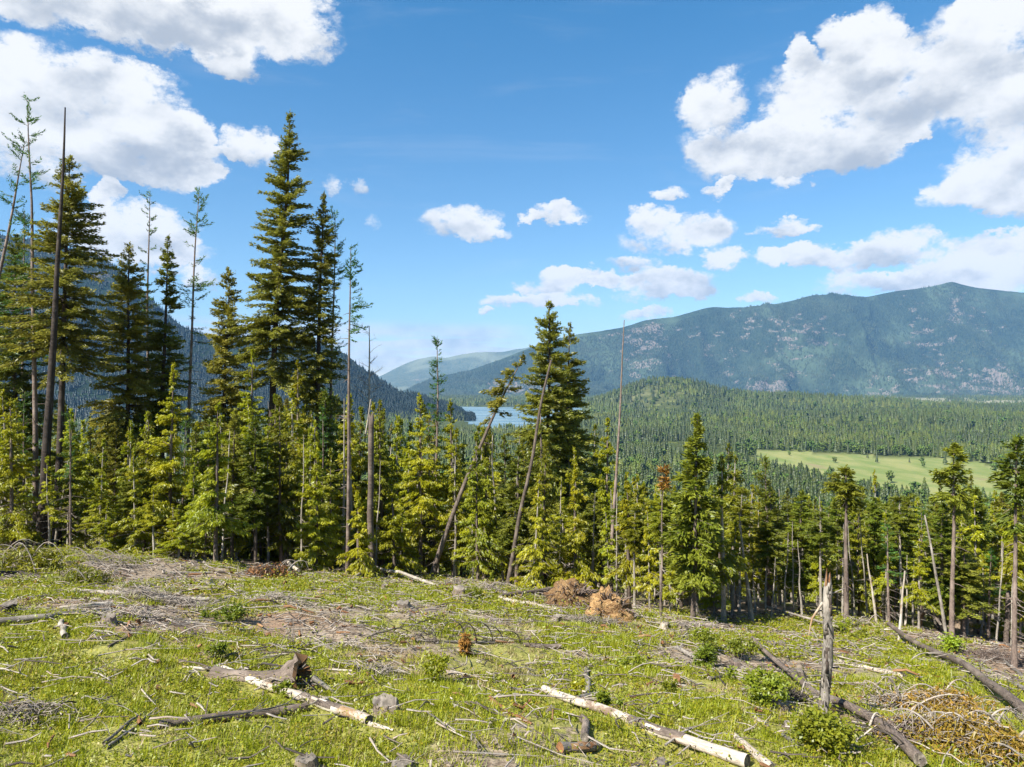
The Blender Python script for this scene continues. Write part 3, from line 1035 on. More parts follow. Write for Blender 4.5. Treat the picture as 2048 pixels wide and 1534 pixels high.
def make_snag(r, H, r0, lean=(0, 0), dead=26, cut=True, bare=0.8, r1=None, curve=0.0, sides=9, top_twigs=0):
    """a dead standing stem: (stem Buf, limbs Buf)"""
    sb, lb = Buf(), Buf()
    K = 16
    tz = np.linspace(0, 1, K)
    cx = lean[0] * tz * H + curve * H * np.sin(tz * np.pi) + (vnoise(tz * 4 + r.uniform(0, 50), tz * 0) - 0.5) * H * 0.012
    cyy = lean[1] * tz * H + (vnoise(tz * 4 + r.uniform(0, 50), tz * 0 + 9) - 0.5) * H * 0.012
    cx -= cx[0]
    cyy -= cyy[0]
    ax = np.stack([cx, cyy, tz * H], -1)
    ax[0, 2] = -0.4
    r1 = 0.02 if r1 is None else r1
    rad = r0 + (r1 - r0) * tz ** 0.9
    rad = rad * (1 + 0.12 * (vnoise(tz * 9 + r.uniform(0, 40), tz * 0) - 0.5))
    rad[0] *= 1.3
    V, Q, uv = tubes(ax, rad, sides)
    n0 = len(V)
    if r1 > 0.05:                          # jagged snapped top
        ring = np.arange(n0 - sides, n0)
        V[ring, 2] += r.uniform(-0.05, 0.45, sides) * r1 * 4
        c = ax[-1] + np.array([0, 0, -r1 * 0.5])
        V = np.concatenate([V, c[None]])
        uv = np.concatenate([uv, [[0, H]]])
        sb.add(V, Q, uv)
        sb.f[3].append(np.stack([ring, np.roll(ring, -1), np.full(sides, n0)], -1))
        sb.mi[3].append(np.zeros(sides, int))
    else:
        sb.add(V, Q, uv)
    if dead:
        zd = r.uniform(0.15, 0.97, dead)
        ph = r.uniform(0, 2 * np.pi, dead)
        Ld = r.uniform(0.25, 1.3, dead) * bare * (1.2 - zd)
        Od = np.stack([np.interp(zd, tz, cx), np.interp(zd, tz, cyy), zd * H], -1)
        dh = np.stack([np.cos(ph), np.sin(ph), r.uniform(-0.4, 0.35, dead)], -1)
        P = np.stack([Od + dh * (Ld * q)[:, None] + np.array([0, 0, 0.12]) * (q * q) * Ld[:, None] for q in (0, 0.5, 1.0)], 1)
        V, Q, uv = tubes(P, np.tile(np.array([0.022, 0.015, 0.006]), (dead, 1)), 3)
        lb.add(V, Q, uv)
    if top_twigs:                          # fine bare twigs in a broad dead top
        k = top_twigs
        zd = r.uniform(0.55, 1.0, k)
        ph = r.uniform(0, 2 * np.pi, k)
        Ld = r.uniform(0.6, 2.2, k) * (1.25 - zd) * 1.6
        Od = np.stack([np.interp(zd, tz, cx), np.interp(zd, tz, cyy), zd * H], -1)
        dh = np.stack([np.cos(ph), np.sin(ph), r.uniform(0.2, 1.0, k)], -1)
        E = Od + dh * Ld[:, None]
        P = np.stack([Od, Od + dh * (Ld * .5)[:, None] + r.normal(0, .05, (k, 3)), E], 1)
        V, Q, uv = tubes(P, np.tile(np.array([0.03, 0.018, 0.007]), (k, 1)), 3)
        lb.add(V, Q, uv)
        kk = k * 5
        ii = r.integers(0, k, kk)
        q = r.uniform(0.4, 1, kk)[:, None]
        O2 = Od[ii] + (E - Od)[ii] * q
        d2 = unit(dh[ii] + r.normal(0, .7, (kk, 3)))
        P = np.stack([O2, O2 + d2 * 0.25, O2 + d2 * 0.5 + r.normal(0, .06, (kk, 3))], 1)
        V, Q, uv = tubes(P, np.tile(np.array([0.012, 0.009, 0.004]), (kk, 1)), 3)
        lb.add(V, Q, uv)
    return sb, lb


def plant_tree(name, label, loc, bufs, mats, group=None, rotz=0.0, cat='tree'):
    """Empty at the base > trunk, crown"""
    t = thing(name, label, cat, loc, group)
    t.rotation_euler = (0, 0, rotz)
    tm = bufs[0].mesh('trunk', [mats[0]], True)
    link('trunk', tm, t)
    if bufs[1] is not None and bufs[1].n:
        cm = bufs[1].mesh('crown' if len(mats) < 3 else mats[2], [mats[1]])
        lo = link('crown' if len(mats) < 3 else mats[2], cm, t)
        if len(mats) == 3:
            lo['kind'] = 'stuff'
    return t


def copy_tree(src, loc, rotz, scl, label=None, group=None):
    c = src.copy()
    COL.objects.link(c)
    c.location = loc
    c.rotation_euler = (0, 0, rotz)
    c.scale = scl
    if label:
        c['label'] = label
    if group:
        c['group'] = group
    for ch in src.children:
        k = ch.copy()
        COL.objects.link(k)
        k.parent = c
    return c


def base_of(xb, yb, dist=None):
    """world base of a tree whose foot shows at this pixel; or at a given distance in that direction"""
    if dist is None:
        return ground_pt(xb, yb)
    u = (xb - 1024) / F
    return np.array([u * dist, dist, gz(u * dist, dist)])


def tree_px(xb, yb, xt, yt, dist=None):
    """base point, height and lean of a tree from the pixels of its foot and tip"""
    p = base_of(xb, yb, dist)
    ztop = CAMZ - (yt - 767.0) / F * p[1]
    H = ztop - p[2]
    lean = ((xt - 1024) / F * p[1] - p[0]) / H
    return p, H, lean


def hero(kind, name, label, xb, yb, xt, yt, dist=None, seed=0, mats=None, ly=0.0, Rpx=None, **kw):
    p, H, lean = tree_px(xb, yb, xt, yt, dist)
    r = np.random.default_rng(seed * 7 + 1001)
    if Rpx is not None:
        kw['R'] = Rpx / F * p[1] * (0.88 if kind == 'fir' else 1.0)
    if 'r0px' in kw:
        kw['r0'] = kw.pop('r0px') * 0.5 / F * p[1]
    if kind == 'snag':
        if 'r1px' in kw:
            kw['r1'] = kw.pop('r1px') * 0.5 / F * p[1]
        b = make_snag(r, H, lean=(lean, ly), **kw)
        return plant_tree(name, label, p, b, (mats[0], mats[1] if len(mats) > 1 else mats[0], 'limbs'))
    fn = {'fir': make_fir, 'cedar': make_cedar, 'hemlock': make_hemlock, 'larch': make_larch, 'pine': make_pole_pine}[kind]
    if kind == 'hemlock':
        b = fn(r, H, **kw)
    else:
        b = fn(r, H, lean=(lean, ly), **kw)
    return plant_tree(name, label, p, b, mats)


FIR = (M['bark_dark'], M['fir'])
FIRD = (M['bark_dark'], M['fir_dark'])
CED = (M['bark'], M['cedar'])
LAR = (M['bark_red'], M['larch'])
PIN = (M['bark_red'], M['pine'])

# --- left stand
hero('fir', 'fir_tree', 'tallest fir of all, olive crown against open sky', 527, 1112, 580, 224, 62, 1, FIR, Rpx=84, base=0.40, dens=1.25, r0px=17, gap=0.16)
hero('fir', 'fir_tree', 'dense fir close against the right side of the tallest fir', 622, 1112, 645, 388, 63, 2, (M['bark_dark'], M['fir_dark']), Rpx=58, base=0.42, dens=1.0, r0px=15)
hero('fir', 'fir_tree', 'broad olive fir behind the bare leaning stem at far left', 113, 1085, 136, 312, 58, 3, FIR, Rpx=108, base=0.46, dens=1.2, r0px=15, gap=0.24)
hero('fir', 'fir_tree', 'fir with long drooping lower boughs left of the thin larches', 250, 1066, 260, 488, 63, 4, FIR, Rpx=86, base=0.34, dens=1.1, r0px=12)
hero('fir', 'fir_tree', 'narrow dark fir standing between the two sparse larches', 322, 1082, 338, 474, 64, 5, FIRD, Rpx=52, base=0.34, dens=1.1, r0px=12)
hero('fir', 'fir_tree', 'neat conical fir just left of the tallest fir', 445, 1096, 456, 535, 63, 6, FIR, Rpx=74, base=0.22, dens=1.1, r0px=11)
hero('fir', 'fir_tree', 'dark fir crowding the left picture edge', 22, 1080, 30, 470, 62, 7, FIRD, Rpx=92, base=0.2, dens=1.1, r0px=12)
hero('larch', 'larch_tree', 'sparse larch with a tufted top, highest at the far left', 74, 1088, 56, 200, 58, 8, LAR, Rpx=50, base=0.40, r0px=11, dens=1.2, gap=0.45)
hero('larch', 'larch_tree', 'leaning thin larch crossing the upper left picture edge', -118, 1090, 60, 285, 60, 9, LAR, Rpx=62, base=0.45, r0px=13, dens=1.1)
hero('larch', 'larch_tree', 'thin sparse larch left of the narrow dark fir', 285, 1078, 295, 388, 66, 10, LAR, Rpx=36, base=0.38, r0px=8, dens=1.0)
hero('larch', 'larch_tree', 'gaunt larch with long upper limbs right of the narrow dark fir', 374, 1082, 399, 376, 65, 11, LAR, Rpx=44, base=0.50, r0px=8, dens=0.9)
hero('larch', 'larch_tree', 'green larch wrapped by the right side of the dense fir', 652, 1120, 674, 428, 66, 12, LAR, Rpx=44, base=0.36, r0px=8, dens=1.5, gap=0.25)
hero('larch', 'larch_tree', 'bare pole larch with green tufts only high on its right side', 695, 1152, 699, 495, None, 13, LAR, Rpx=44, base=0.70, r0px=8, dens=1.3, one_side=0.0, gap=0.3)
hero('larch', 'larch_tree', 'small larch top above the yellow cedars, lake to its right', 868, 1120, 874, 674, 60, 14, LAR, Rpx=26, base=0.55, r0px=7, dens=2.0, gap=0.35)
hero('larch', 'larch_tree', 'thin larch standing behind the bare leaning stem at left', 45, 1085, 48, 420, 70, 15, LAR, Rpx=46, base=0.3, r0px=7, dens=1.1)
hero('snag', 'dead_tree', 'tall dead stem leaning right, bare forked tip, at far left', 82, 1092, 131, 214, None, 16, (M['bark_dark'], M['twig_dark']), r0px=21, r1px=2.5, dead=46, bare=1.1)
hero('snag', 'broken_trunk', 'straight snapped grey trunk beside the bare pole larch', 742, 1152, 744, 834, None, 17, (M['bark'], M['twig']), r0px=13.5, r1px=11, dead=5, bare=0.4)
hero('snag', 'dead_tree', 'grey dead tree with fine twiggy top behind the snapped trunk', 737, 1120, 737, 652, 66, 18, (M['bark_pale'], M['twig']), r0px=12, r1px=1.5, dead=18, top_twigs=34, bare=1.2)
hero('snag', 'dead_tree', 'thin pale stem leaning between bare larch and snapped trunk', 697, 1080, 742, 800, 62, 19, (M['bark_pale'], M['twig']), r0px=7, r1px=3, dead=14)
# --- middle stand
hero('fir', 'fir_tree', 'large fir with pointed top left of the tall bare pole', 1086, 1185, 1102, 606, 58, 20, FIR, Rpx=88, base=0.30, dens=1.25, r0px=13, gap=0.14)
hero('fir', 'fir_tree', 'golden flanked fir grown into the large pointed fir', 1130, 1185, 1140, 648, 62, 21, FIR, Rpx=68, base=0.32, dens=1.25, r0px=11, gap=0.14)
hero('hemlock', 'hemlock_tree', 'drooping yellowish hemlock in front of the large pointed fir', 1083, 1186, 1108, 800, 52, 22, (M['bark'], M['cedar_deep']), Rpx=60, base=0.25, r0px=9)
hero('fir', 'fir_tree', 'strongly leaning tree with ragged thin crown beside the lake', 862, 1154, 1050, 712, None, 23, (M['bark'], M['fir']), Rpx=48, base=0.72, dens=0.26, r0px=11, curve=-0.03, gap=0.42)
hero('snag', 'dead_tree', 'leaning dead trunk ending in front of the large pointed fir', 1014, 1176, 1101, 722, None, 24, (M['bark'], M['twig']), r0px=10, r1px=4, dead=16, bare=0.6)
hero('snag', 'dead_tree', 'very tall thin bare pole reaching above the mountain slope', 1222, 1190, 1250, 640, None, 25, (M['bark_red'], M['twig']), r0px=9, r1px=1.6, dead=26, bare=0.35)
hero('snag', 'dead_tree', 'slim pale bent stem between the two leaning trunks', 1008, 1160, 985, 870, 55, 26, (M['bark_pale'], M['twig']), r0px=5, r1px=2, dead=10, curve=-0.02)
hero('cedar', 'cedar_tree', 'yellow cedar directly behind the very tall bare pole', 1205, 1188, 1216, 838, 54, 27, CED, Rpx=56, base=0.12, r0px=8, dens=1.1)
# --- right stand
hero('fir', 'fir_tree', 'pointed fir rising over the valley forest, biggest on the right', 1385, 1242, 1397, 832, None, 28, (M['bark'], M['pine']), Rpx=60, base=0.22, dens=1.4, r0px=9, gap=0.12)
hero('snag', 'dead_tree', 'thin stem with a tuft of rusty dead needles on top', 1322, 1236, 1328, 934, None, 29, (M['bark'], M['twig']), r0px=6, r1px=1.5, dead=34, bare=0.6)
hero('cedar', 'cedar_tree', 'sparse cedar with pale trunk and bare whorls right of pointed fir', 1448, 1246, 1440, 912, None, 30, (M['bark_pale'], M['cedar_deep']), Rpx=48, base=0.28, r0px=9, dens=0.9)
hero('cedar', 'cedar_tree', 'arching cedar right of the sparse cedar with bare whorls', 1463, 1238, 1472, 914, 44, 31, (M['bark_pale'], M['cedar_deep']), Rpx=50, base=0.30, r0px=8, dens=1.0)
hero('larch', 'larch_tree', 'green spire with thin bare stem left of the tufted pine', 1537, 1234, 1531, 914, 45, 32, (M['bark_red'], M['pine']), Rpx=28, base=0.5, r0px=6, dens=3.6, gap=0.1)
hero('pine', 'pine_tree', 'pine with stout pinkish bare trunk and one round tuft', 1693, 1246, 1690, 938, None, 33, PIN, Rpx=25, base=0.74, r0px=10, dens=1.6)
hero('pine', 'pine_tree', 'tall bare pine with ragged tuft standing against the meadow', 1903, 1274, 1906, 890, None, 34, PIN, Rpx=26, base=0.64, r0px=9, dens=1.0)
hero('pine', 'pine_tree', 'pine at the right picture edge with a thin drooping crown', 2029, 1336, 2029, 876, None, 35, PIN, Rpx=32, base=0.60, r0px=9, dens=0.55)
hero('pine', 'pine_tree', 'slender pine between the ragged tufted pine and the edge pine', 1956, 1268, 1953, 978, None, 36, PIN, Rpx=19, base=0.62, r0px=5, dens=0.9)
hero('snag', 'dead_tree', 'white leaning stem low among trunks right of the sparse cedars', 1507, 1246, 1478, 1048, None, 37, (M['bark_pale'], M['twig']), r0px=7, r1px=2.5, dead=10, bare=0.5)
hero('snag', 'dead_tree', 'white stick leaning left below the slope of the meadow', 1754, 1250, 1733, 1108, None, 38, (M['pale_wood'], M['twig']), r0px=6, r1px=2, dead=6, bare=0.4)
hero('snag', 'dead_tree', 'pale bare pole leaning right out in the clearing', 1798, 1284, 1810, 1142, None, 39, (M['pale_wood'], M['twig']), r0px=6, r1px=3, dead=3, bare=0.3)
hero('snag', 'dead_tree', 'grey leaning stem crossing left of the ragged tufted pine', 1892, 1272, 1850, 1030, None, 40, (M['bark_pale'], M['twig']), r0px=7, r1px=3, dead=12, bare=0.6)
hero('snag', 'dead_tree', 'second grey leaning stem, slightly shorter and further left', 1872, 1268, 1842, 1058, 44, 41, (M['bark_pale'], M['twig']), r0px=5, r1px=2, dead=10, bare=0.6)
hero('snag', 'broken_trunk', 'short snapped brown trunk near the right picture edge', 2012, 1288, 2018, 1186, None, 42, (M['bark'], M['twig']), r0px=10, r1px=8, dead=2, bare=0.3)

# rusty tuft on the dead top
def rust_tuft():
    p, H, lean = tree_px(1322, 1236, 1328, 934, None)
    r = np.random.default_rng(77)
    tb, cb = make_larch(r, H, base=0.86, R=0.36, lean=(lean, 0), dens=6, gap=0.0)
    for o in bpy.data.objects:
        if o.get('label') == 'thin stem with a tuft of rusty dead needles on top':
            link('dead_needles', cb.mesh('dead_needles', [M['rust']]), o)


rust_tuft()

# --- front cedars, each seen by itself along the edge
CEDARS = [
    (338, 1116, 346, 728, None, 78, 'bright yellow cedar, tall and full, left of the neat conical fir', 1.25),
    (214, 1098, 214, 846, None, 62, 'low bushy cedar between the dark trunk and the tall full cedar', 1.2),
    (432, 1128, 436, 808, None, 60, 'cedar touching the right side of the tall full cedar', 1.1),
    (505, 1134, 504, 700, 60, 74, 'cedar under the left boughs of the tallest fir', 1.1),
    (590, 1140, 596, 720, 58, 62, 'cedar directly beneath the tallest fir, trunk half hidden', 1.1),
    (632, 1146, 634, 905, None, 58, 'short dense cedar at the clearing edge left of the bare larch', 1.2),
    (716, 1154, 715, 985, None, 42, 'small young cedar between bare larch and snapped trunk', 1.3),
    (842, 1152, 838, 788, 55, 64, 'glowing yellow cedar left of the small larch top', 1.2),
    (908, 1154, 898, 800, 56, 72, 'wide yellow cedar behind the foot of the leaning ragged tree', 1.2),
    (968, 1166, 972, 920, None, 56, 'rounded cedar between the two leaning trunks', 1.15),
    (1040, 1180, 1046, 905, 56, 44, 'narrow cedar behind the leaning dead trunk', 1.1),
    (1150, 1192, 1150, 930, None, 52, 'cedar left of the yellow one behind the tall pole', 1.1),
    (1258, 1206, 1256, 965, None, 50, 'cedar just right of the very tall bare pole', 1.1),
    (26, 1100, 18, 800, None, 70, 'yellow cedar at the left picture edge under the dark fir', 1.1),
    (140, 1098, 150, 900, 60, 60, 'dim cedar between the two black trunks at left', 1.0),
    (790, 1154, 782, 960, None, 52, 'low yellow cedar right of the snapped trunk', 1.2),
]
for k, (xb, yb, xt, yt, dist, rp, lab, dn) in enumerate(CEDARS):
    hero('cedar', 'cedar_tree', lab, xb, yb, xt, yt, dist, 200 + k, CED, Rpx=rp * 0.92, dens=dn, base=0.06 + 0.16 * ((k * 7) % 5) / 4, r0px=8)

# --- the crowd of smaller trees along and behind the edge
PROTO = {}


def proto(key, bufs, mats, name, cat='tree'):
    e = bpy.data.objects.new(name, None)          # never linked itself: copies are
    tr = bpy.data.objects.new('trunk', bufs[0].mesh('trunk', [mats[0]], True))
    tr.parent = e
    ch = [tr]
    if bufs[1].n:
        cr = bpy.data.objects.new('crown', bufs[1].mesh('crown', [mats[1]]))
        cr.parent = e
        ch.append(cr)
    e['category'] = cat
    PROTO[key] = (e, ch, name)


for k in range(8):
    proto(('cedar', k), make_cedar(np.random.default_rng(300 + k), 9.0 + k % 4, R=(1.45 + 0.15 * (k % 4)) * (1.0 if k < 4 else 0.74), dens=0.95 + 0.08 * (k % 3), base=(0.05 + 0.05 * k) if k < 4 else 0.22 + 0.07 * (k - 4), fine=1.12, gap=0.22 + 0.05 * (k % 4)), (M['bark_pale'], M['cedar']), 'cedar_tree')
for k in range(3):
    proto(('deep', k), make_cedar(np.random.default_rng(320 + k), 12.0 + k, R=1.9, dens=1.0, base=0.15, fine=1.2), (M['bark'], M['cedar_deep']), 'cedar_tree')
for k in range(3):
    proto(('fir', k), make_fir(np.random.default_rng(340 + k), 17.0 + k, R=2.2, dens=0.9, base=0.25, fine=1.15), (M['bark'], (M['fir'], M['fir_dark'], M['pine'])[k]), 'fir_tree')
for k in range(4):
    proto(('pine', k), make_pole_pine(np.random.default_rng(360 + k), 13.0 + k, base=0.46 + 0.07 * k, R=1.25, dens=1.0, r0=0.085 + 0.02 * k), (M['bark_pale'] if k != 1 else M['bark'], M['pine'] if k != 2 else M['cedar_deep']), 'pine_tree')
for k in range(3):
    proto(('pole', k), make_snag(np.random.default_rng(380 + k), 8.0 + 2 * k, 0.085 + 0.015 * k, dead=34, bare=0.7), (M['bark_pale'], M['twig']), 'dead_tree')
for k in range(2):
    proto(('larch', k), make_larch(np.random.default_rng(390 + k), 16.0, base=0.45, dens=1.6, R=1.0, gap=0.3), (M['bark_red'], M['larch']), 'larch_tree')

TREE_LABEL = {
    'cedar': ('young yellow-green cedar in the crowd along the forest edge', 'cedars crowding the forest edge'),
    'deep': ('darker green cedar standing in the shade behind the edge trees', 'shaded cedars behind the forest edge'),
    'fir': ('smaller fir half hidden within the stand behind the edge', 'smaller firs inside the stand'),
    'pine': ('slim bare-stemmed pine with a small crown among many others', 'slim pines among the stand'),
    'pole': ('thin dead grey pole without needles among the edge trees', 'dead poles among the stand'),
    'larch': ('thin light green larch mixed in among the crowded edge trees', 'larches mixed in the stand'),
}


def place_proto(key, loc, rotz, s, tilt=(0, 0), sz=1.0):
    e, ch, name = PROTO[key]
    t = thing(name, TREE_LABEL[key[0]][0], 'tree', loc, TREE_LABEL[key[0]][1])
    t.rotation_euler = (tilt[0], tilt[1], rotz)
    t.scale = (s, s, s * sz)
    for c in ch:
        k = c.copy()
        COL.objects.link(k)
        k.parent = t
        k.name = c.name.split('.')[0]
    if key[0] == 'pole':
        for k in t.children:
            if k.name.startswith('crown'):
                k.name = 'limbs'
                k['kind'] = 'stuff'
    return t


TAKEN = [(o.location.x, o.location.y) for o in COL.objects if o.get('category') == 'tree']


FRONT = []
LANDMARKS = [(-400, 'the left picture edge'), (82, 'the tall dead forked stem'), (338, 'the tall full cedar'), (527, 'the tallest fir'), (695, 'the bare pole larch'),
             (742, 'the snapped trunk'), (862, 'the leaning ragged tree'), (1014, 'the leaning dead trunk'), (1222, 'the very tall bare pole'), (1385, 'the big pointed fir'),
             (1448, 'the sparse whorled cedar'), (1693, 'the stout tufted pine'), (1903, 'the ragged tufted pine'), (2029, 'the right edge pine')]
ORD = ['first', 'second', 'third', 'fourth', 'fifth', 'sixth', 'seventh', 'eighth', 'ninth', 'tenth', 'eleventh', 'twelfth', 'thirteenth', 'fourteenth', 'fifteenth', 'sixteenth']
FRONT_WORD = {'cedar': 'yellow-green cedar', 'deep': 'dark green cedar', 'fir': 'small fir', 'pine': 'slim pine', 'pole': 'thin dead pole', 'larch': 'thin larch'}


def label_front():
    """trees of the front row are told apart by their place after the nearest landmark tree"""
    run = {}
    for px, kind, T in sorted(FRONT, key=lambda q: q[0]):
        lm = [q for q in LANDMARKS if q[0] <= px][-1]
        k = (lm[1], kind)
        run[k] = run.get(k, 0) + 1
        if run[k] <= len(ORD):
            T['label'] = f'{ORD[run[k] - 1]} {FRONT_WORD[kind]} rightwards from {lm[1]}, front row'


def scatter_edge():
    r = np.random.default_rng(5150)
    placed = list(TAKEN)
    count = {}

    def top_limit(px):       # highest tops (pixels) the crowd reaches in the photograph
        return np.interp(px, [0, 150, 250, 420, 520, 640, 760, 820, 940, 1040, 1100, 1180, 1300, 1420, 1560, 1700, 1860, 2048],
                         [760, 800, 820, 830, 790, 770, 800, 810, 840, 870, 880, 900, 960, 960, 975, 985, 985, 980])
    for it in range(5200):
        px = r.uniform(-90, 2140)
        u = (px - 1024) / F
        ye = float(np.interp(u, EDGE[0], EDGE[1]))
        depth = r.exponential(8.0) if it % 3 else r.uniform(0, 3.5)
        if depth > 36:
            continue
        y = ye + 0.6 + depth
        x = u * y
        right = px > 1180
        spacing = (1.0 if right else 1.6 if px < 760 else 1.9) + depth * 0.04
        if any((x - a) ** 2 + (y - b_) ** 2 < spacing ** 2 for a, b_ in placed):
            continue
        z = gz(x, y)
        rr = r.uniform()
        if right:
            kind = 'cedar' if rr < 0.40 else 'deep' if rr < 0.50 else 'pine' if rr < 0.76 else 'fir' if rr < 0.84 else 'pole' if rr < 0.965 else 'larch'
            if depth < 3.5 and (kind == 'deep' or rr < 0.14):
                kind = 'pole' if rr < 0.5 else 'pine'
        else:
            kind = 'cedar' if rr < 0.52 else 'deep' if rr < 0.70 else 'fir' if rr < 0.81 else 'pole' if rr < 0.93 else 'larch'
        lim = float(top_limit(px)) + r.exponential(48) * (1.3 if depth < 4 else 0.6)
        if kind in ('pole', 'cedar') and depth < 5:
            lim += r.uniform(20, 90)
        H = (CAMZ - (lim - 767) / F * y) - z
        if H < 2.2:
            continue
        H = min(H, 26)
        ks = [k for k in PROTO if k[0] == kind]
        if kind == 'cedar':
            ks = [k for k in ks if (k[1] >= 4 or r.uniform() < 0.3) == right or not right] or ks
        key = ks[r.integers(len(ks))]
        nat = {'cedar': 9.0 + key[1] % 4, 'deep': 12.0 + key[1], 'fir': 17.0 + key[1], 'pine': 13.0 + key[1], 'pole': 8.0 + 2 * key[1], 'larch': 16.0}[kind]
        s = H / nat
        sxy = float(np.clip(s, 0.62, 1.5)) if right else float(np.clip(s, 0.7, 1.6))
        tilt = r.normal(0, 0.02, 2) if kind != 'pole' else r.normal(0, 0.06, 2)
        T = place_proto(key, (x, y, z - 0.05), r.uniform(0, 6.28), sxy, tilt, s / sxy)
        if depth < 4.0:
            FRONT.append((px, kind, T))
        placed.append((x, y))
        count[kind] = count.get(kind, 0) + 1
        if sum(count.values()) >= 400:
            break
    print('edge trees', count, sum(1 for a, b_ in placed if a / b_ < 0.11), len(placed))


scatter_edge()
label_front()


# ------------------------------------------------------------------ far forest, instanced from points
def far_conifer(r, sides=7, layers=6, ragged=0.28):
    B = Buf()
    V, Fc = [], []
    n = 0
    for k in range(layers):
        f = k / layers
        z0 = 0.10 + 0.84 * f
        z1 = min(1.0, z0 + 0.34 * (1 - f) + 0.08)
        rad = 0.16 * (1 - f) ** 0.85 + 0.015
        th = np.arange(sides * 2) * np.pi / sides + r.uniform(0, 6)
        rr = rad * np.where(np.arange(sides * 2) % 2, 0.45, 1.0) * (1 + r.uniform(-ragged, ragged, sides * 2))
        ring = np.stack([rr * np.cos(th), rr * np.sin(th), z0 + r.uniform(-.02, .02, sides * 2)], -1)
        V.append(np.concatenate([ring, [[r.normal(0, .006), r.normal(0, .006), z1]]]))
        i = np.arange(sides * 2)
        Fc.append(np.stack([i + n, (i + 1) % (sides * 2) + n, np.full(sides * 2, n + sides * 2)], -1))
        n += sides * 2 + 1
    Vc = np.concatenate(V)
    col = np.zeros((len(Vc), 4))
    col[:, 0] = np.clip(r.uniform(0.1, 0.8, len(Vc)), 0, 1)
    col[:, 1] = r.uniform(0, 0.5, len(Vc))
    B.add(Vc, np.concatenate(Fc), col=col)
    return B


def far_broadleaf(r):
    B = Buf()
    for k in range(46):
        c = unit(r.normal(0, 1, 3)[None])[0] * r.uniform(0.6, 1.0)
        c = np.array([c[0] * 0.30, c[1] * 0.30, 0.58 + c[2] * 0.36])
        s = r.uniform(0.10, 0.17)
        d = unit(r.normal(0, 1, (4, 3)))
        V = c + d * s
        B.add(V, [(0, 1, 2), (0, 2, 3), (0, 3, 1), (1, 3, 2)], col=(r.uniform(0.1, 0.9), r.uniform(0, .5), 0, 1))
    return B


M['far_conifer'] = foliage_mat('valley_conifers', (0.019, 0.036, 0.007), (0.070, 0.093, 0.019), (0.095, 0.102, 0.024), 0.2, (0.115, 0.150, 0.026))
M['far_leaf'] = foliage_mat('valley_broadleaf', (0.060, 0.110, 0.016), (0.140, 0.215, 0.036), (0.18, 0.22, 0.04), 0.32)
M['far_light'] = foliage_mat('valley_young_conifers', (0.045, 0.070, 0.010), (0.120, 0.150, 0.024), (0.15, 0.16, 0.03), 0.2, (0.17, 0.19, 0.035))
M['left_conifer'] = foliage_mat('cloud_shaded_left_conifers', (0.003, 0.009, 0.006), (0.008, 0.018, 0.010), (0.010, 0.018, 0.011), 0.05)  # needles darkened to match, cloud shade painted into their colour
M['ridge_conifer'] = foliage_mat('ridge_conifers', (0.014, 0.030, 0.014), (0.050, 0.074, 0.034), (0.068, 0.082, 0.040), 0.15, (0.085, 0.108, 0.050))


def forest(name, label, pts, scl, rotz, proto_ob, seed):
    """one wood: a cloud of points, each carrying a tree (geometry nodes)"""
    me = bpy.data.meshes.new(name)
    me.vertices.add(len(pts))
    me.vertices.foreach_set('co', np.asarray(pts, np.float32).ravel())
    a = me.attributes.new('size', 'FLOAT_VECTOR', 'POINT')
    a.data.foreach_set('vector', np.asarray(scl, np.float32).ravel())
    a = me.attributes.new('turn', 'FLOAT_VECTOR', 'POINT')
    rv = np.zeros((len(pts), 3), np.float32)
    rv[:, 2] = rotz
    a.data.foreach_set('vector', rv.ravel())
    a = me.attributes.new('patch', 'FLOAT', 'POINT')
    pp = np.asarray(pts)
    pv = sstep(0.42, 0.68, fbm(pp[:, 0] / 330, pp[:, 1] / 330 + pp[:, 2] / 200, 4, 207)) * 0.75
    a.data.foreach_set('value', pv.astype(np.float32))
    o = link(name, me)
    tag(o, label, kind='stuff')
    ng = bpy.data.node_groups.new(name + '_nodes', 'GeometryNodeTree')
    ng.interface.new_socket('Geometry', in_out='INPUT', socket_type='NodeSocketGeometry')
    ng.interface.new_socket('Geometry', in_out='OUTPUT', socket_type='NodeSocketGeometry')
    gi, go = ng.nodes.new('NodeGroupInput'), ng.nodes.new('NodeGroupOutput')
    ip = ng.nodes.new('GeometryNodeInstanceOnPoints')
    oi = ng.nodes.new('GeometryNodeObjectInfo')
    oi.inputs['Object'].default_value = proto_ob
    try:
        oi.inputs['As Instance'].default_value = True
    except Exception:
        pass
    at1 = ng.nodes.new('GeometryNodeInputNamedAttribute')
    at1.data_type = 'FLOAT_VECTOR'
    at1.inputs['Name'].default_value = 'size'
    at2 = ng.nodes.new('GeometryNodeInputNamedAttribute')
    at2.data_type = 'FLOAT_VECTOR'
    at2.inputs['Name'].default_value = 'turn'
    L = ng.links.new
    L(gi.outputs[0], ip.inputs['Points'])
    L(oi.outputs['Geometry'], ip.inputs['Instance'])
    L(at1.outputs['Attribute'], ip.inputs['Scale'])
    L(at2.outputs['Attribute'], ip.inputs['Rotation'])
    L(ip.outputs[0], go.inputs[0])
    md = o.modifiers.new('trees', 'NODES')
    md.node_group = ng
    return o


def unlinked(name, buf, mats):
    return bpy.data.objects.new(name, buf.mesh(name, mats))


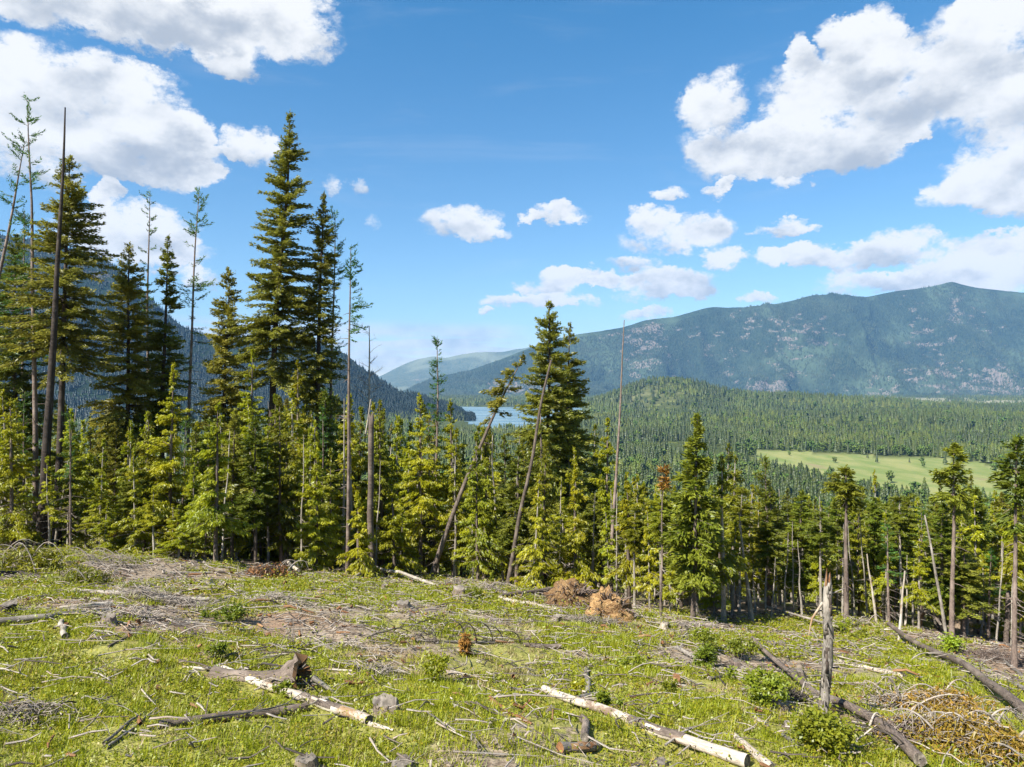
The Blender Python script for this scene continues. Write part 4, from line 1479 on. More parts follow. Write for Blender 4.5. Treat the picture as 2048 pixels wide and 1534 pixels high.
def valley_forest():
    r = np.random.default_rng(8)
    allp = []
    for (ya, yb, sp) in ((78, 260, 6.0), (260, 420, 6.4), (420, 1000, 7.5), (1000, 2000, 10.5), (2000, 3600, 16.0), (3600, 7000, 24.0)):
        ys = []
        area = 0.86 * 2 * (yb ** 2 - ya ** 2) / 2
        n = int(area / (sp * sp))
        y = np.sqrt(r.uniform(ya ** 2, yb ** 2, n))
        u = r.uniform(-0.86, 0.86, n)
        allp.append(np.stack([u * y, y, np.full(n, sp)], -1))
    P = np.concatenate(allp)
    x, y, sp = P.T
    lk = in_poly(x * 1.0, y, LAKE)
    md = in_poly(x, y, MEADOW)
    u = x / y
    mw = (fbm(x / 60, y / 60, 3, 300) - 0.5) * 70
    md = in_poly(x + mw, y + mw, MEADOW)
    keep = ~lk & (~md | (r.uniform(0, 1, len(x)) < 0.012))
    # thin the wood over the pale logged flats and over the rocky face of the knoll
    pale = sstep(0.26, 0.40, u + (fbm(x / 500, y / 500, 3, 9) - 0.5) * 0.2) * sstep(3900, 4500, y) * sstep(7000, 6300, y)
    kn = np.exp(-((x - 560) / 260) ** 2 - ((y - 3130) / 190) ** 2)
    keep &= r.uniform(0, 1, len(x)) > 0.96 * pale * (fbm(x / 300, y / 300, 3, 88) > 0.33)
    keep &= r.uniform(0, 1, len(x)) > 0.2 * kn
    glade = fbm(x / 210, y / 210, 4, 61)
    keep &= ~((glade > 0.58) & (r.uniform(0, 1, len(x)) < 0.75))
    keep &= ~((u < -0.02) & (u > -0.12) & (y > 2050) & (y < 2500))
    x, y, sp, glade, u = x[keep], y[keep], sp[keep], glade[keep], u[keep]
    z = height(x, y)
    hgt = r.uniform(9, 31, len(x)) * (0.75 + 0.5 * fbm(x / 150, y / 150, 2, 71)) * np.where(sp > 12, 1.15, 1.0)
    # keep the water in view beyond the near shore
    hgt = np.where((u > -0.13) & (u < 0.13) & (y > 1250) & (y < 2600), hgt * 0.72, hgt)
    hgt = np.where(y < 300, hgt * 0.9, hgt)
    edge_md = in_poly(x, y + 50, MEADOW) | in_poly(x, y - 60, MEADOW)
    pb = 0.05 + 0.40 * sstep(0.50, 0.64, fbm(x / 120, y / 120, 3, 99)) * sstep(2200, 900, y) + 0.30 * edge_md
    br = r.uniform(0, 1, len(x)) < pb
    lt = ~br & (fbm(x / 260, y / 260, 3, 43) > 0.54) & (r.uniform(0, 1, len(x)) < 0.7)
    wid = r.uniform(0.8, 1.25, len(x)) * np.where(sp > 12, 1.3, 1.0)
    pts = np.stack([x, y, z - 0.3], -1)
    rot = r.uniform(0, 6.28, len(x))

    def sub(m, name, label, ob, wmul=1.0, hmul=1.0):
        s = np.stack([hgt * wid * wmul, hgt * wid * wmul, hgt * hmul], -1)[m]
        forest(name, label, pts[m], s, rot[m], ob, 0)
    close = y < 260
    hgt = np.where(close, np.minimum(hgt, 20), hgt)
    kinds = r.integers(0, 4, len(x))
    rr_ = np.random.default_rng(4242)
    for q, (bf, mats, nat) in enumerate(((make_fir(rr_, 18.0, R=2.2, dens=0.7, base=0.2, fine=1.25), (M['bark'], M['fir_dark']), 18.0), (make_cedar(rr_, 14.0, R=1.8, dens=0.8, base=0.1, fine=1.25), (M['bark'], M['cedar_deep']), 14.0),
                                         (make_fir(rr_, 16.0, R=1.7, dens=0.7, base=0.3, fine=1.25), (M['bark_pale'], M['pine']), 16.0), (make_cedar(rr_, 12.0, R=1.5, dens=0.8, base=0.2, fine=1.25), (M['bark_pale'], M['cedar']), 12.0))):
        tb, cb = bf
        off = tb.n
        for key in (3, 4):
            for f_, mi_ in zip(cb.f[key], cb.mi[key]):
                tb.f[key].append(f_ + off)
                tb.mi[key].append(mi_ + 1)
        tb.v += cb.v
        tb.uv += cb.uv
        tb.col += cb.col
        tb.n += cb.n
        m_ = close & (kinds == q)
        s_ = (hgt / nat)[m_]
        w_ = np.clip(s_, 0.6, 1.3)
        forest('hillside_forest', 'mixed conifers filling the slope below the forest edge', pts[m_], np.stack([w_, w_, s_], -1), rot[m_], unlinked('forest_conifer', tb, list(mats)), 0)
    br, lt = br & ~close, lt & ~close
    con = ~br & ~lt & ~close
    pick = r.integers(0, 2, len(x))
    sub(con & (pick == 0), 'conifer_forest', 'dark conifer forest covering the valley floor', unlinked('forest_conifer', far_conifer(r), [M['far_conifer']]))
    sub(con & (pick == 1), 'conifer_forest', 'dark conifer forest covering the valley floor', unlinked('forest_conifer', far_conifer(r, 6, 7), [M['far_conifer']]), 0.9)
    sub(lt, 'conifer_forest', 'lighter young conifers in patches across the valley floor', unlinked('forest_conifer', far_conifer(r, 7, 5), [M['far_light']]), 1.1, 0.85)
    sub(br, 'broadleaf_forest', 'light green broadleaf trees round the meadow', unlinked('forest_broadleaf', far_broadleaf(r), [M['far_leaf']]), 0.85, 0.72)
    print('valley trees', len(x))


valley_forest()


def slope_forest(key, n, mat, name, label, hmin, hmax, tmax=1.0, wmul=1.25, thin=0.5):
    X, Y, Z = MT[key]
    r = np.random.default_rng(len(label))
    rows, cols = X.shape
    rmax = int(rows * (150 / 173.0)) if key == 'right' else int(rows * (120 / 143.0))
    i = r.uniform(0, rmax - 1.01, n)
    j = r.uniform(0, cols - 1.01, n)
    i0, j0 = i.astype(int), j.astype(int)
    fi, fj = i - i0, j - j0

    def bl(A):
        return (A[i0, j0] * (1 - fi) * (1 - fj) + A[i0 + 1, j0] * fi * (1 - fj) + A[i0, j0 + 1] * (1 - fi) * fj + A[i0 + 1, j0 + 1] * fi * fj)
    x, y, z = bl(X), bl(Y), bl(Z)
    keep = (np.abs(x / y) < 0.86) & ~((fbm(x / 260, y / 260 + z / 90, 4, 15) > 0.55) & (r.uniform(0, 1, n) < thin))
    x, y, z = x[keep], y[keep], z[keep]
    h = r.uniform(hmin, hmax, len(x))
    s = np.stack([h * wmul, h * wmul, h], -1)
    forest(name, label, np.stack([x, y, z - 1.0], -1), s, r.uniform(0, 6.28, len(x)), unlinked('forest_conifer', far_conifer(r, 5, 4), [mat]), 0)
    print(name, len(x))


slope_forest('right', 150000, M['ridge_conifer'], 'ridge_forest', 'conifers covering the long forested ridge', 16, 34, wmul=1.5)
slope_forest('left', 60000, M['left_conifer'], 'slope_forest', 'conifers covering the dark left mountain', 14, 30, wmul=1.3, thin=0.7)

# ------------------------------------------------------------------ logs, stumps, root plates
def wpt(px, py, lift=0.0):
    p = ground_pt(px, py)
    return p + np.array([0, 0, lift])


def pxw(w, y):
    """real width of w photograph pixels at distance y"""
    return w / F * y


def rough_tube(r, ax, rad, sides=11, amp=0.10, uvs=1.0):
    V, Q, uv = tubes(ax, rad, sides, uvs)
    K = len(ax)
    C = np.repeat(ax, sides, 0)
    d = V - C
    a = np.tile(np.arange(sides), K) * 2 * np.pi / sides
    k = np.repeat(np.arange(K), sides)
    nz = vnoise(np.cos(a) * 1.6 + 5 + r.uniform(0, 30), np.sin(a) * 1.6 + k * 0.35 + r.uniform(0, 30))
    V = C + d * (1 + amp * 2 * (nz - 0.5))[:, None]
    return V, Q, uv


def cap(V, sides, last, sink=0.0, jag=0.0, r=None):
    """end disc of a tube: verts, tris"""
    ring = V[-sides:] if last else V[:sides]
    c = ring.mean(0)
    ax = V[-sides:].mean(0) - V[:sides].mean(0)
    ax /= np.linalg.norm(ax)
    c2 = c - ax * sink * (1 if last else -1)
    mid = c2 + (ring - c2) * 0.55
    R = np.concatenate([ring, mid, c2[None]])
    i = np.arange(sides)
    j = (i + 1) % sides
    tr = np.concatenate([np.stack([i, j, sides + j], -1), np.stack([i, sides + j, sides + i], -1), np.stack([sides + i, sides + j, np.full(sides, 2 * sides)], -1)])
    if not last:
        tr = tr[:, ::-1]
    uv = np.concatenate([np.stack([np.cos(i * 2 * np.pi / sides), np.sin(i * 2 * np.pi / sides)], -1) * 0.3, np.stack([np.cos(i * 2 * np.pi / sides), np.sin(i * 2 * np.pi / sides)], -1) * 0.16, [[0, 0]]])
    return R, tr, uv


LOG_LINES = []


def clear_of_logs(x, y, gap=0.22):
    """True where nothing grows tall over a log or stump"""
    ok = np.ones(len(x), bool)
    for ax_, r_ in LOG_LINES:
        for i in range(0, len(ax_) - 1, 3):
            p0, p1 = ax_[i], ax_[min(i + 3, len(ax_) - 1)]
            d = p1 - p0
            t_ = np.clip(((x - p0[0]) * d[0] + (y - p0[1]) * d[1]) / (d @ d + 1e-9), 0, 1)
            ok &= (x - p0[0] - t_ * d[0]) ** 2 + (y + gap * 0.8 - p0[1] - t_ * d[1]) ** 2 > (r_ + gap) ** 2
    return ok


def log(label, pts, w0, w1, mat, seed, name='fallen_log', cat='log', stubs=6, lift=0.55, sag=True, bark=None, cut_mat=None, bend=0.0, arch=None, twigmat=None, group=None, stub_len=0.5, sides=11, up=0.0):
    """a log lying along photograph points; w0, w1 widths in pixels at the two ends"""
    r = np.random.default_rng(seed)
    G = [ground_pt(*q[:2]) for q in pts]
    K = 16
    s = np.linspace(0, len(G) - 1, K)
    ax = np.stack([np.interp(s, np.arange(len(G)), [g[k] for g in G]) for k in range(3)], -1)
    R0, R1 = pxw(w0, G[0][1]) * 0.42, pxw(w1, G[-1][1]) * 0.42
    tt = np.linspace(0, 1, K)
    rad = R0 + (R1 - R0) * tt
    gzs = height(ax[:, 0], ax[:, 1])
    # a stiff stem: straight line that just clears the ground
    A = np.stack([np.ones(K), tt], -1)
    co = np.linalg.lstsq(A, gzs, rcond=None)[0]
    line = A @ co
    if len(G) > 2:
        kern = np.ones(7) / 7
        line = np.convolve(np.pad(gzs, 3, mode='edge'), kern, 'valid')
    ax[:, 2] = line + rad * lift + max(0.0, float(np.percentile(gzs - line, 70))) * 0.6 + up
    if bend:
        ax[:, 2] += bend * np.sin(tt * np.pi)
    ax[:, 2] += rad * 0.35
    LOG_LINES.append((ax[:, :2].copy(), float(rad.mean())))
    n1 = (vnoise(tt * 4 + seed, tt * 0) - 0.5) * rad.mean() * 1.2
    ax[:, 0] += n1
    o0 = ax[0].copy()
    V, Q, uv = rough_tube(r, ax - o0, rad, sides, 0.09)
    t = thing(name, label, cat, o0, group)
    B = Buf().add(V, Q, uv)
    stem = link('trunk', B.mesh('trunk', [mat], True), t)
    for last in (False, True):
        Vc, Tc, uc = cap(V, sides, last, sink=0.02)
        link('cut_end', Buf().add(Vc, Tc, uc).mesh('cut_end', [cut_mat or M['cut']]), t)
    if bark is not None:                    # a strip of bark still clinging to the stem, proud of the wood
        a0, a1, bm = bark
        k0, k1 = int(a0 * (K - 1)), max(int(a1 * (K - 1)), int(a0 * (K - 1)) + 2)
        Vb, Qb, ub = rough_tube(np.random.default_rng(seed), (ax - o0)[k0:k1 + 1], rad[k0:k1 + 1] * 1.06, sides, 0.10)
        keep = r.uniform(0, 1, len(Qb)) > 0.3
        nq = np.arange(len(Qb)) % sides
        keep &= (nq < sides * 0.6)
        link('bark_strip', Buf().add(Vb, Qb[keep], ub).mesh('bark_strip', [bm], True), stem)
    for k in range(stubs):
        f = r.uniform(0.08, 0.95)
        p = np.array([np.interp(f, tt, (ax - o0)[:, c]) for c in range(3)])
        d = np.array([r.normal(0, 1), r.normal(0, 1), abs(r.normal(0.4, 0.6))])
        axd = (ax[-1] - ax[0]) / np.linalg.norm(ax[-1] - ax[0])
        d = d - axd * np.dot(d, axd) * 0.7
        d /= np.linalg.norm(d)
        L = stub_len * r.uniform(0.5, 1.6)
        P = np.stack([p, p + d * L * .5 + r.normal(0, .03, 3), p + d * L + np.array([0, 0, -0.06 * L])])
        rb = max(0.012, np.interp(f, tt, rad) * 0.16)
        Vs, Qs, us_ = tubes(P, np.array([rb, rb * .7, rb * .3]), 4)
        link('branch_stub', Buf().add(Vs, Qs, us_).mesh('branch_stub', [twigmat or mat]), stem)
    return t


def stump(label, px, py, wpx, hpx, seed, mat='grey_wood', cutm='cut', roots=5, notch=True, name='tree_stump', tilt=0.0):
    r = np.random.default_rng(seed)
    p = wpt(px, py)
    R = pxw(wpx, p[1]) / 2
    H = pxw(hpx, p[1]) * 0.80
    LOG_LINES.append((np.stack([p[:2] - 0.01, p[:2] + 0.01]), R))
    sides = 22
    th = np.arange(sides) * 2 * np.pi / sides
    lob = 1 + 0.16 * np.cos(th * roots + r.uniform(0, 6)) + 0.10 * (vnoise(np.cos(th) * 2 + seed, np.sin(th) * 2) - 0.5)
    V, uv = [], []
    zs = [-0.25 * H - 0.1, 0.0, 0.12 * H, 0.3 * H, 0.6 * H, 0.9 * H, H]
    fl = [1.75, 1.5, 1.25, 1.08, 0.98, 0.94, 0.92]
    for z, f in zip(zs, fl):
        lb = 1 + (lob - 1) * (2.2 * (f - 0.8) + 0.15)
        zj = z + (r.uniform(-0.14, 0.14, sides) * H if z == H else 0)
        V.append(np.stack([R * f * lb * np.cos(th) + tilt * z, R * f * lb * np.sin(th), np.full(sides, 0.0) + zj], -1))
        uv.append(np.stack([np.abs(th / np.pi - 1) * R * 3, np.full(sides, z)], -1))
    V = np.concatenate(V)
    uv = np.concatenate(uv)
    K = len(zs)
    idx = np.arange(K * sides).reshape(K, sides)
    Q = np.stack([idx[:-1], np.roll(idx, -1, 1)[:-1], np.roll(idx, -1, 1)[1:], idx[1:]], -1).reshape(-1, 4)
    t = thing(name, label, 'stump', p)
    t.rotation_euler = (r.normal(0, .05), r.normal(0, .05), 0)
    if notch:                        # the felling cut: a step across the top
        ring = V[-sides:]
        d = np.array([math.cos(-1.2), math.sin(-1.2)])
        side = ring[:, :2] @ d > R * 0.25
        ring[side, 2] -= 0.22 * H
        V[-sides:] = ring
    V = V + np.stack([fbm(V[:, 2] * 9 + seed, V[:, 0] * 6, 3, seed) - .5, fbm(V[:, 2] * 9, V[:, 1] * 6 + seed, 3, seed + 4) - .5, np.zeros(len(V))], -1) * R * 0.45
    link('bole', Buf().add(V, Q, uv).mesh('bole', [M[mat]], True), t)
    Rc, Tc, uc = cap(V, sides, True, sink=0.03 * H)
    link('cut_face', Buf().add(Rc + np.array([0, 0, .004]), Tc, uc).mesh('cut_face', [M[cutm]]), t)
    for k in range(roots):
        a = r.uniform(0, 6.28)
        L = R * r.uniform(1.4, 2.4)
        P = np.array([[0.6 * R, 0, 0.22 * H], [1.15 * R, 0, 0.06 * H], [L, 0, -0.05 * H - 0.03]])
        c, s_ = math.cos(a), math.sin(a)
        P = np.stack([P[:, 0] * c, P[:, 0] * s_, P[:, 2]], -1)
        Vr, Qr, ur = tubes(P, np.array([0.30, 0.2, 0.06]) * R, 6)
        link('root', Buf().add(Vr, Qr, ur).mesh('root', [M[mat]], True), t)
    return t


def root_plate(label, px, py, wpx, hpx, seed, lean=0.5, name='root_plate', soil='soil', nroot=46):
    """the torn-up soil and root disc of a windthrown tree"""
    r = np.random.default_rng(seed)
    p = wpt(px, py)
    W, H = pxw(wpx, p[1]), pxw(hpx, p[1])
    t = thing(name, label, 'root plate', p)
    nu, nv = 40, 26
    U = np.linspace(0, 2 * np.pi, nu, endpoint=False)
    Vv = np.linspace(0.02, np.pi - 0.02, nv)
    uu, vv = np.meshgrid(U, Vv)
    d = np.stack([np.cos(uu) * np.sin(vv), np.sin(uu) * np.sin(vv), np.cos(vv)], -1)
    nz = fbm(d[..., 0] * 2.3 + seed, d[..., 2] * 2.3 + d[..., 1] * 1.7, 5, seed, 0.6)
    nz2 = ridged(d[..., 0] * 3.7 + 9, d[..., 2] * 3.7 + d[..., 1] * 3, 4, seed)
    sc = 1 + (nz - 0.5) * 1.0 + (nz2 - 0.5) * 0.35
    P = d * np.array([W * 0.5, W * 0.24, H * 0.72]) * sc[..., None]
    P[..., 2] += H * 0.22
    P[..., 0] += (P[..., 2] / H) * lean * W * 0.25 * r.choice([-1, 1])
    idx = np.arange(nu * nv).reshape(nv, nu)
    Q = np.stack([idx[:-1], idx[1:], np.roll(idx, -1, 1)[1:], np.roll(idx, -1, 1)[:-1]], -1).reshape(-1, 4)
    link('soil_mass', Buf().add(P.reshape(-1, 3), Q).mesh('soil_mass', [M[soil]]), t)
    n = nroot
    a = r.uniform(0, 2 * np.pi, n)
    el = r.uniform(-0.2, 1.4, n)
    D = np.stack([np.cos(a) * np.cos(el), np.sin(a) * np.cos(el) - 0.2, np.sin(el)], -1)
    O = D * np.array([W * 0.42, W * 0.2, H * 0.6]) + np.array([0, 0, H * 0.22])
    L = r.uniform(0.2, 0.55, n) * H
    Pp = np.stack([O * 0.7, O + D * (L * .4)[:, None] + r.normal(0, .06, (n, 3)), O + D * L[:, None] + np.array([0, 0, -0.3]) * L[:, None] + r.normal(0, .08, (n, 3))], 1)
    V, Qr, uv = tubes(Pp, np.tile(np.array([0.045, 0.028, 0.010]), (n, 1)) * r.uniform(0.5, 1.5, (n, 1)), 4)
    ro = link('roots', Buf().add(V, Qr, uv).mesh('roots', [M['bark_red']]), t)
    ro['kind'] = 'stuff'
    # clods fallen off it
    B = Buf()
    for k in range(60):
        c = np.array([r.normal(0, W * 0.45), r.normal(-0.3, W * 0.22), 0])
        c[2] = gz(p[0] + c[0], p[1] + c[1]) - p[2] + 0.02
        s = r.uniform(0.03, 0.14)
        dd = unit(r.normal(0, 1, (6, 3))) * s
        B.add(c + dd * np.array([1, 1, .7]), [(0, 1, 2), (0, 2, 3), (0, 3, 4), (0, 4, 1), (5, 2, 1), (5, 3, 2), (5, 4, 3), (5, 1, 4)])
    cl = link('clods', B.mesh('clods', [M[soil]]), t)
    cl['kind'] = 'stuff'
    return t


# --- the logs, each read off the photograph
log('whitest peeled log pointing down at the twin stumps, bark left on its lower middle', [(449, 1346), (620, 1408), (738, 1446)], 15, 26, M['pale_wood'], 401, bark=(0.5, 0.85, M['bark']), stubs=5, lift=0.75, stub_len=0.25)
log('broken pale splinter of wood lying beyond the lower end of the whitest log', [(740, 1450), (786, 1461)], 13, 5, M['pale_wood'], 402, name='wood_splinter', cat='wood', stubs=0, lift=0.2)
log('dark barked log lying just below the whitest peeled log', [(318, 1458), (460, 1440), (614, 1422)], 22, 20, M['bark'], 403, stubs=2, lift=0.6)
log('long half-peeled log running out of the bottom of the picture', [(1090, 1394), (1312, 1470), (1500, 1538)], 17, 32, M['patchy_wood'], 404, bark=(0.45, 0.7, M['bark']), stubs=5, lift=0.7, stub_len=0.3)
log('short pale split log end at the bottom edge right of the long half-peeled log', [(1468, 1478), (1500, 1505), (1545, 1545)], 12, 22, M['pale_wood'], 405, stubs=1, lift=0.6)
log('long brown log passing behind the foot of the standing snag', [(1504, 1302), (1640, 1396), (1740, 1465), (1845, 1545)], 9, 31, M['bark'], 406, stubs=12, lift=0.9, up=0.12, twigmat=M['twig_dark'], stub_len=0.4)
log('long dark log raised over green hollow near the right picture edge', [(1778, 1272), (1890, 1330), (1975, 1382), (2062, 1446)], 10, 26, M['bark'], 407, stubs=8, lift=0.9, up=0.18, twigmat=M['twig_dark'], stub_len=0.4)
log('thin pale log lying parallel above the raised dark log', [(1848, 1282), (1905, 1312), (1955, 1337)], 4, 7, M['pale_wood'], 408, stubs=4, lift=0.7)
log('second pale pole continuing past the right edge, above the raised dark log', [(1965, 1345), (2055, 1395)], 9, 11, M['grey_wood'], 409, stubs=4, lift=0.7)
log('creamy white log with broken end on the slope right of the snag', [(1679, 1326), (1745, 1343), (1812, 1358)], 8, 12, M['pale_wood'], 410, stubs=3, lift=0.7)
log('grey log passing under the small dark hemlock bush', [(1357, 1302), (1413, 1333), (1497, 1356)], 11, 8, M['grey_wood'], 411, stubs=5, lift=0.7)
log('short weathered log at the foot of the grey log by the hemlock bush', [(1420, 1362), (1473, 1352)], 8, 6, M['grey_wood'], 412, stubs=2)
log('pale pole lying from the orange root plate towards the pointed fir', [(1273, 1231), (1312, 1241), (1353, 1252)], 6, 4, M['grey_wood'], 413, stubs=3)
log('silvery peeled log on the litter left of the root plates', [(1000, 1198), (1060, 1211), (1126, 1227)], 10, 8, M['pale_wood'], 414, stubs=4, lift=0.8)
log('dark log lying behind the silvery peeled log', [(1004, 1195), (1050, 1190), (1100, 1186)], 9, 12, M['bark'], 415, stubs=2, lift=0.8)
log('bowed brown log arching over the litter below the snapped trunk', [(700, 1160), (740, 1153), (800, 1163), (905, 1180)], 9, 8, M['bark_pale'], 416, stubs=4, lift=0.9, bend=0.35)
log('grey log half hidden behind the bowed brown log', [(780, 1160), (832, 1153)], 8, 7, M['grey_wood'], 417, stubs=3, lift=0.9)
log('long grey log across the slash on the left of the clearing', [(146, 1186), (280, 1194), (416, 1206)], 9, 11, M['bark_pale'], 418, stubs=6, lift=0.9)
log('thick grey log left of the cut stump by the slash', [(-10, 1250), (100, 1238), (222, 1229)], 16, 12, M['grey_wood'], 419, stubs=5, lift=0.8)
log('white birch-like log resting on the thick grey log', [(113, 1225), (170, 1219), (222, 1217)], 9, 11, M['pale_wood'], 420, stubs=2, lift=1.6)
log('dark log on the left edge beneath the fallen fir top', [(-15, 1152), (40, 1155), (88, 1162)], 13, 9, M['bark_dark'], 421, stubs=4, lift=0.9)
log('short barked log pointing straight at the viewer below the thick grey log', [(121, 1242), (131, 1278)], 11, 14, M['bark_pale'], 422, stubs=0, lift=0.8)
log('straight pale pole at the shaded edge below the tall full cedar', [(340, 1146), (410, 1147), (487, 1149)], 5, 3, M['pale_wood'], 423, stubs=3, lift=1.0)
log('barkless dead stem carrying curved hoops of dead limbs', [(815, 1284), (900, 1286), (998, 1289)], 4, 7, M['grey_wood'], 424, stubs=8, lift=0.8, twigmat=M['twig_dark'])
log('stout broken log right of the stem with the hoops', [(1048, 1293), (1086, 1297), (1121, 1298)], 9, 12, M['bark'], 425, stubs=2, lift=0.8)
log('weathered log pointing away, upper one in the middle of the grass', [(1174, 1340), (1177, 1400)], 12, 13, M['grey_wood'], 426, stubs=5, lift=0.6)
log('dark barked log pointing at the viewer below the crossing stub', [(1169, 1446), (1173, 1488)], 18, 22, M['bark'], 427, stubs=1, lift=0.6)
log('crossing stub lying over the upper weathered log', [(1152, 1412), (1199, 1398)], 14, 14, M['grey_wood'], 428, stubs=1, lift=1.2)
log('reddish rotting log half sunk in the grass', [(980, 1402), (1020, 1428), (1062, 1450)], 12, 8, M['rot'], 429, stubs=1, lift=0.2)
log('chunk of split log with orange rot at the bottom edge', [(1122, 1508), (1194, 1500)], 26, 20, M['grey_wood'], 430, stubs=2, lift=0.5, cut_mat=M['rot'], bark=(0.3, 0.95, M['rot']))
log('pale crossing stick, right arm of the V low on the left', [(213, 1500), (265, 1460), (314, 1426)], 8, 5, M['grey_wood'], 431, name='fallen_branch', cat='branch', stubs=2, lift=0.9)
log('pale crossing stick, left arm of the V low on the left', [(206, 1492), (245, 1460), (284, 1432)], 9, 5, M['grey_wood'], 432, name='fallen_branch', cat='branch', stubs=2, lift=1.3)
log('long thin log sloping down behind the tufted pine at the forest edge', [(1532, 1228), (1600, 1246), (1690, 1272)], 4, 6, M['grey_wood'], 433, stubs=6, lift=1.5, up=0.3)
log('steep fallen pole from the forest edge down to the bare litter at right', [(1782, 1196), (1830, 1235), (1888, 1270)], 4, 6, M['bark_pale'], 434, stubs=4, lift=1.5, up=0.6)
log('second steep fallen pole, just below the first, at the bare litter', [(1770, 1215), (1830, 1248), (1880, 1275)], 4, 6, M['bark'], 435, stubs=4, lift=1.2, up=0.5)
log('slanting grey log on the bare litter near the right edge pine', [(2003, 1320), (2050, 1360)], 6, 9, M['grey_wood'], 436, stubs=2, lift=0.8)
log('dark half buried log crossing the bare litter at right', [(1930, 1312), (1985, 1345), (2040, 1365)], 6, 9, M['bark'], 437, stubs=3, lift=0.4)
log('twiggy grey stem sloping down just above the rotten root end', [(573, 1278), (620, 1290), (672, 1303)], 4, 6, M['grey_wood'], 438, stubs=12, lift=1.0, twigmat=M['twig'])
log('low grey log left of the rotten root end', [(366, 1337), (410, 1341), (452, 1342)], 6, 7, M['pale_wood'], 439, stubs=1, lift=0.7)
log('pale broken stick lying in the grass right of the rotten root end', [(657, 1340), (705, 1345)], 4, 5, M['pale_wood'], 440, name='fallen_branch', cat='branch', stubs=1, lift=0.9)
log('pale stick lying across the grass above the rotten root end', [(526, 1316), (578, 1310)], 5, 6, M['pale_wood'], 441, name='fallen_branch', cat='branch', stubs=1, lift=0.9)
log('leaning grey pole fallen at the cedars below the tallest fir', [(572, 1132), (597, 1152)], 7, 9, M['pale_wood'], 442, stubs=2, lift=1.0, up=0.2)
log('mossy grey log above the creamy white log behind the snag', [(1594, 1300), (1640, 1318)], 9, 10, M['grey_wood'], 443, stubs=3, lift=0.6)
log('split grey log right of the creeping bush near the bottom', [(1510, 1438), (1535, 1455)], 9, 10, M['pale_wood'], 444, stubs=1, lift=0.7)
log('two-pronged grey log right of the split grey log', [(1558, 1468), (1592, 1490)], 8, 10, M['grey_wood'], 445, stubs=3, lift=0.7)
log('thin curved grey stick in the bottom left corner', [(8, 1412), (45, 1396), (74, 1374)], 5, 4, M['grey_wood'], 446, name='fallen_branch', cat='branch', stubs=1, lift=1.2)
log('long grey stick over the pile at the left edge', [(0, 1424), (70, 1414), (145, 1394)], 6, 4, M['grey_wood'], 447, name='fallen_branch', cat='branch', stubs=2, lift=1.5)
log('dark curved stick left of the cut stump below the slash', [(218, 1296), (250, 1280), (270, 1262)], 5, 5, M['bark'], 448, name='fallen_branch', cat='branch', stubs=2, lift=0.9)

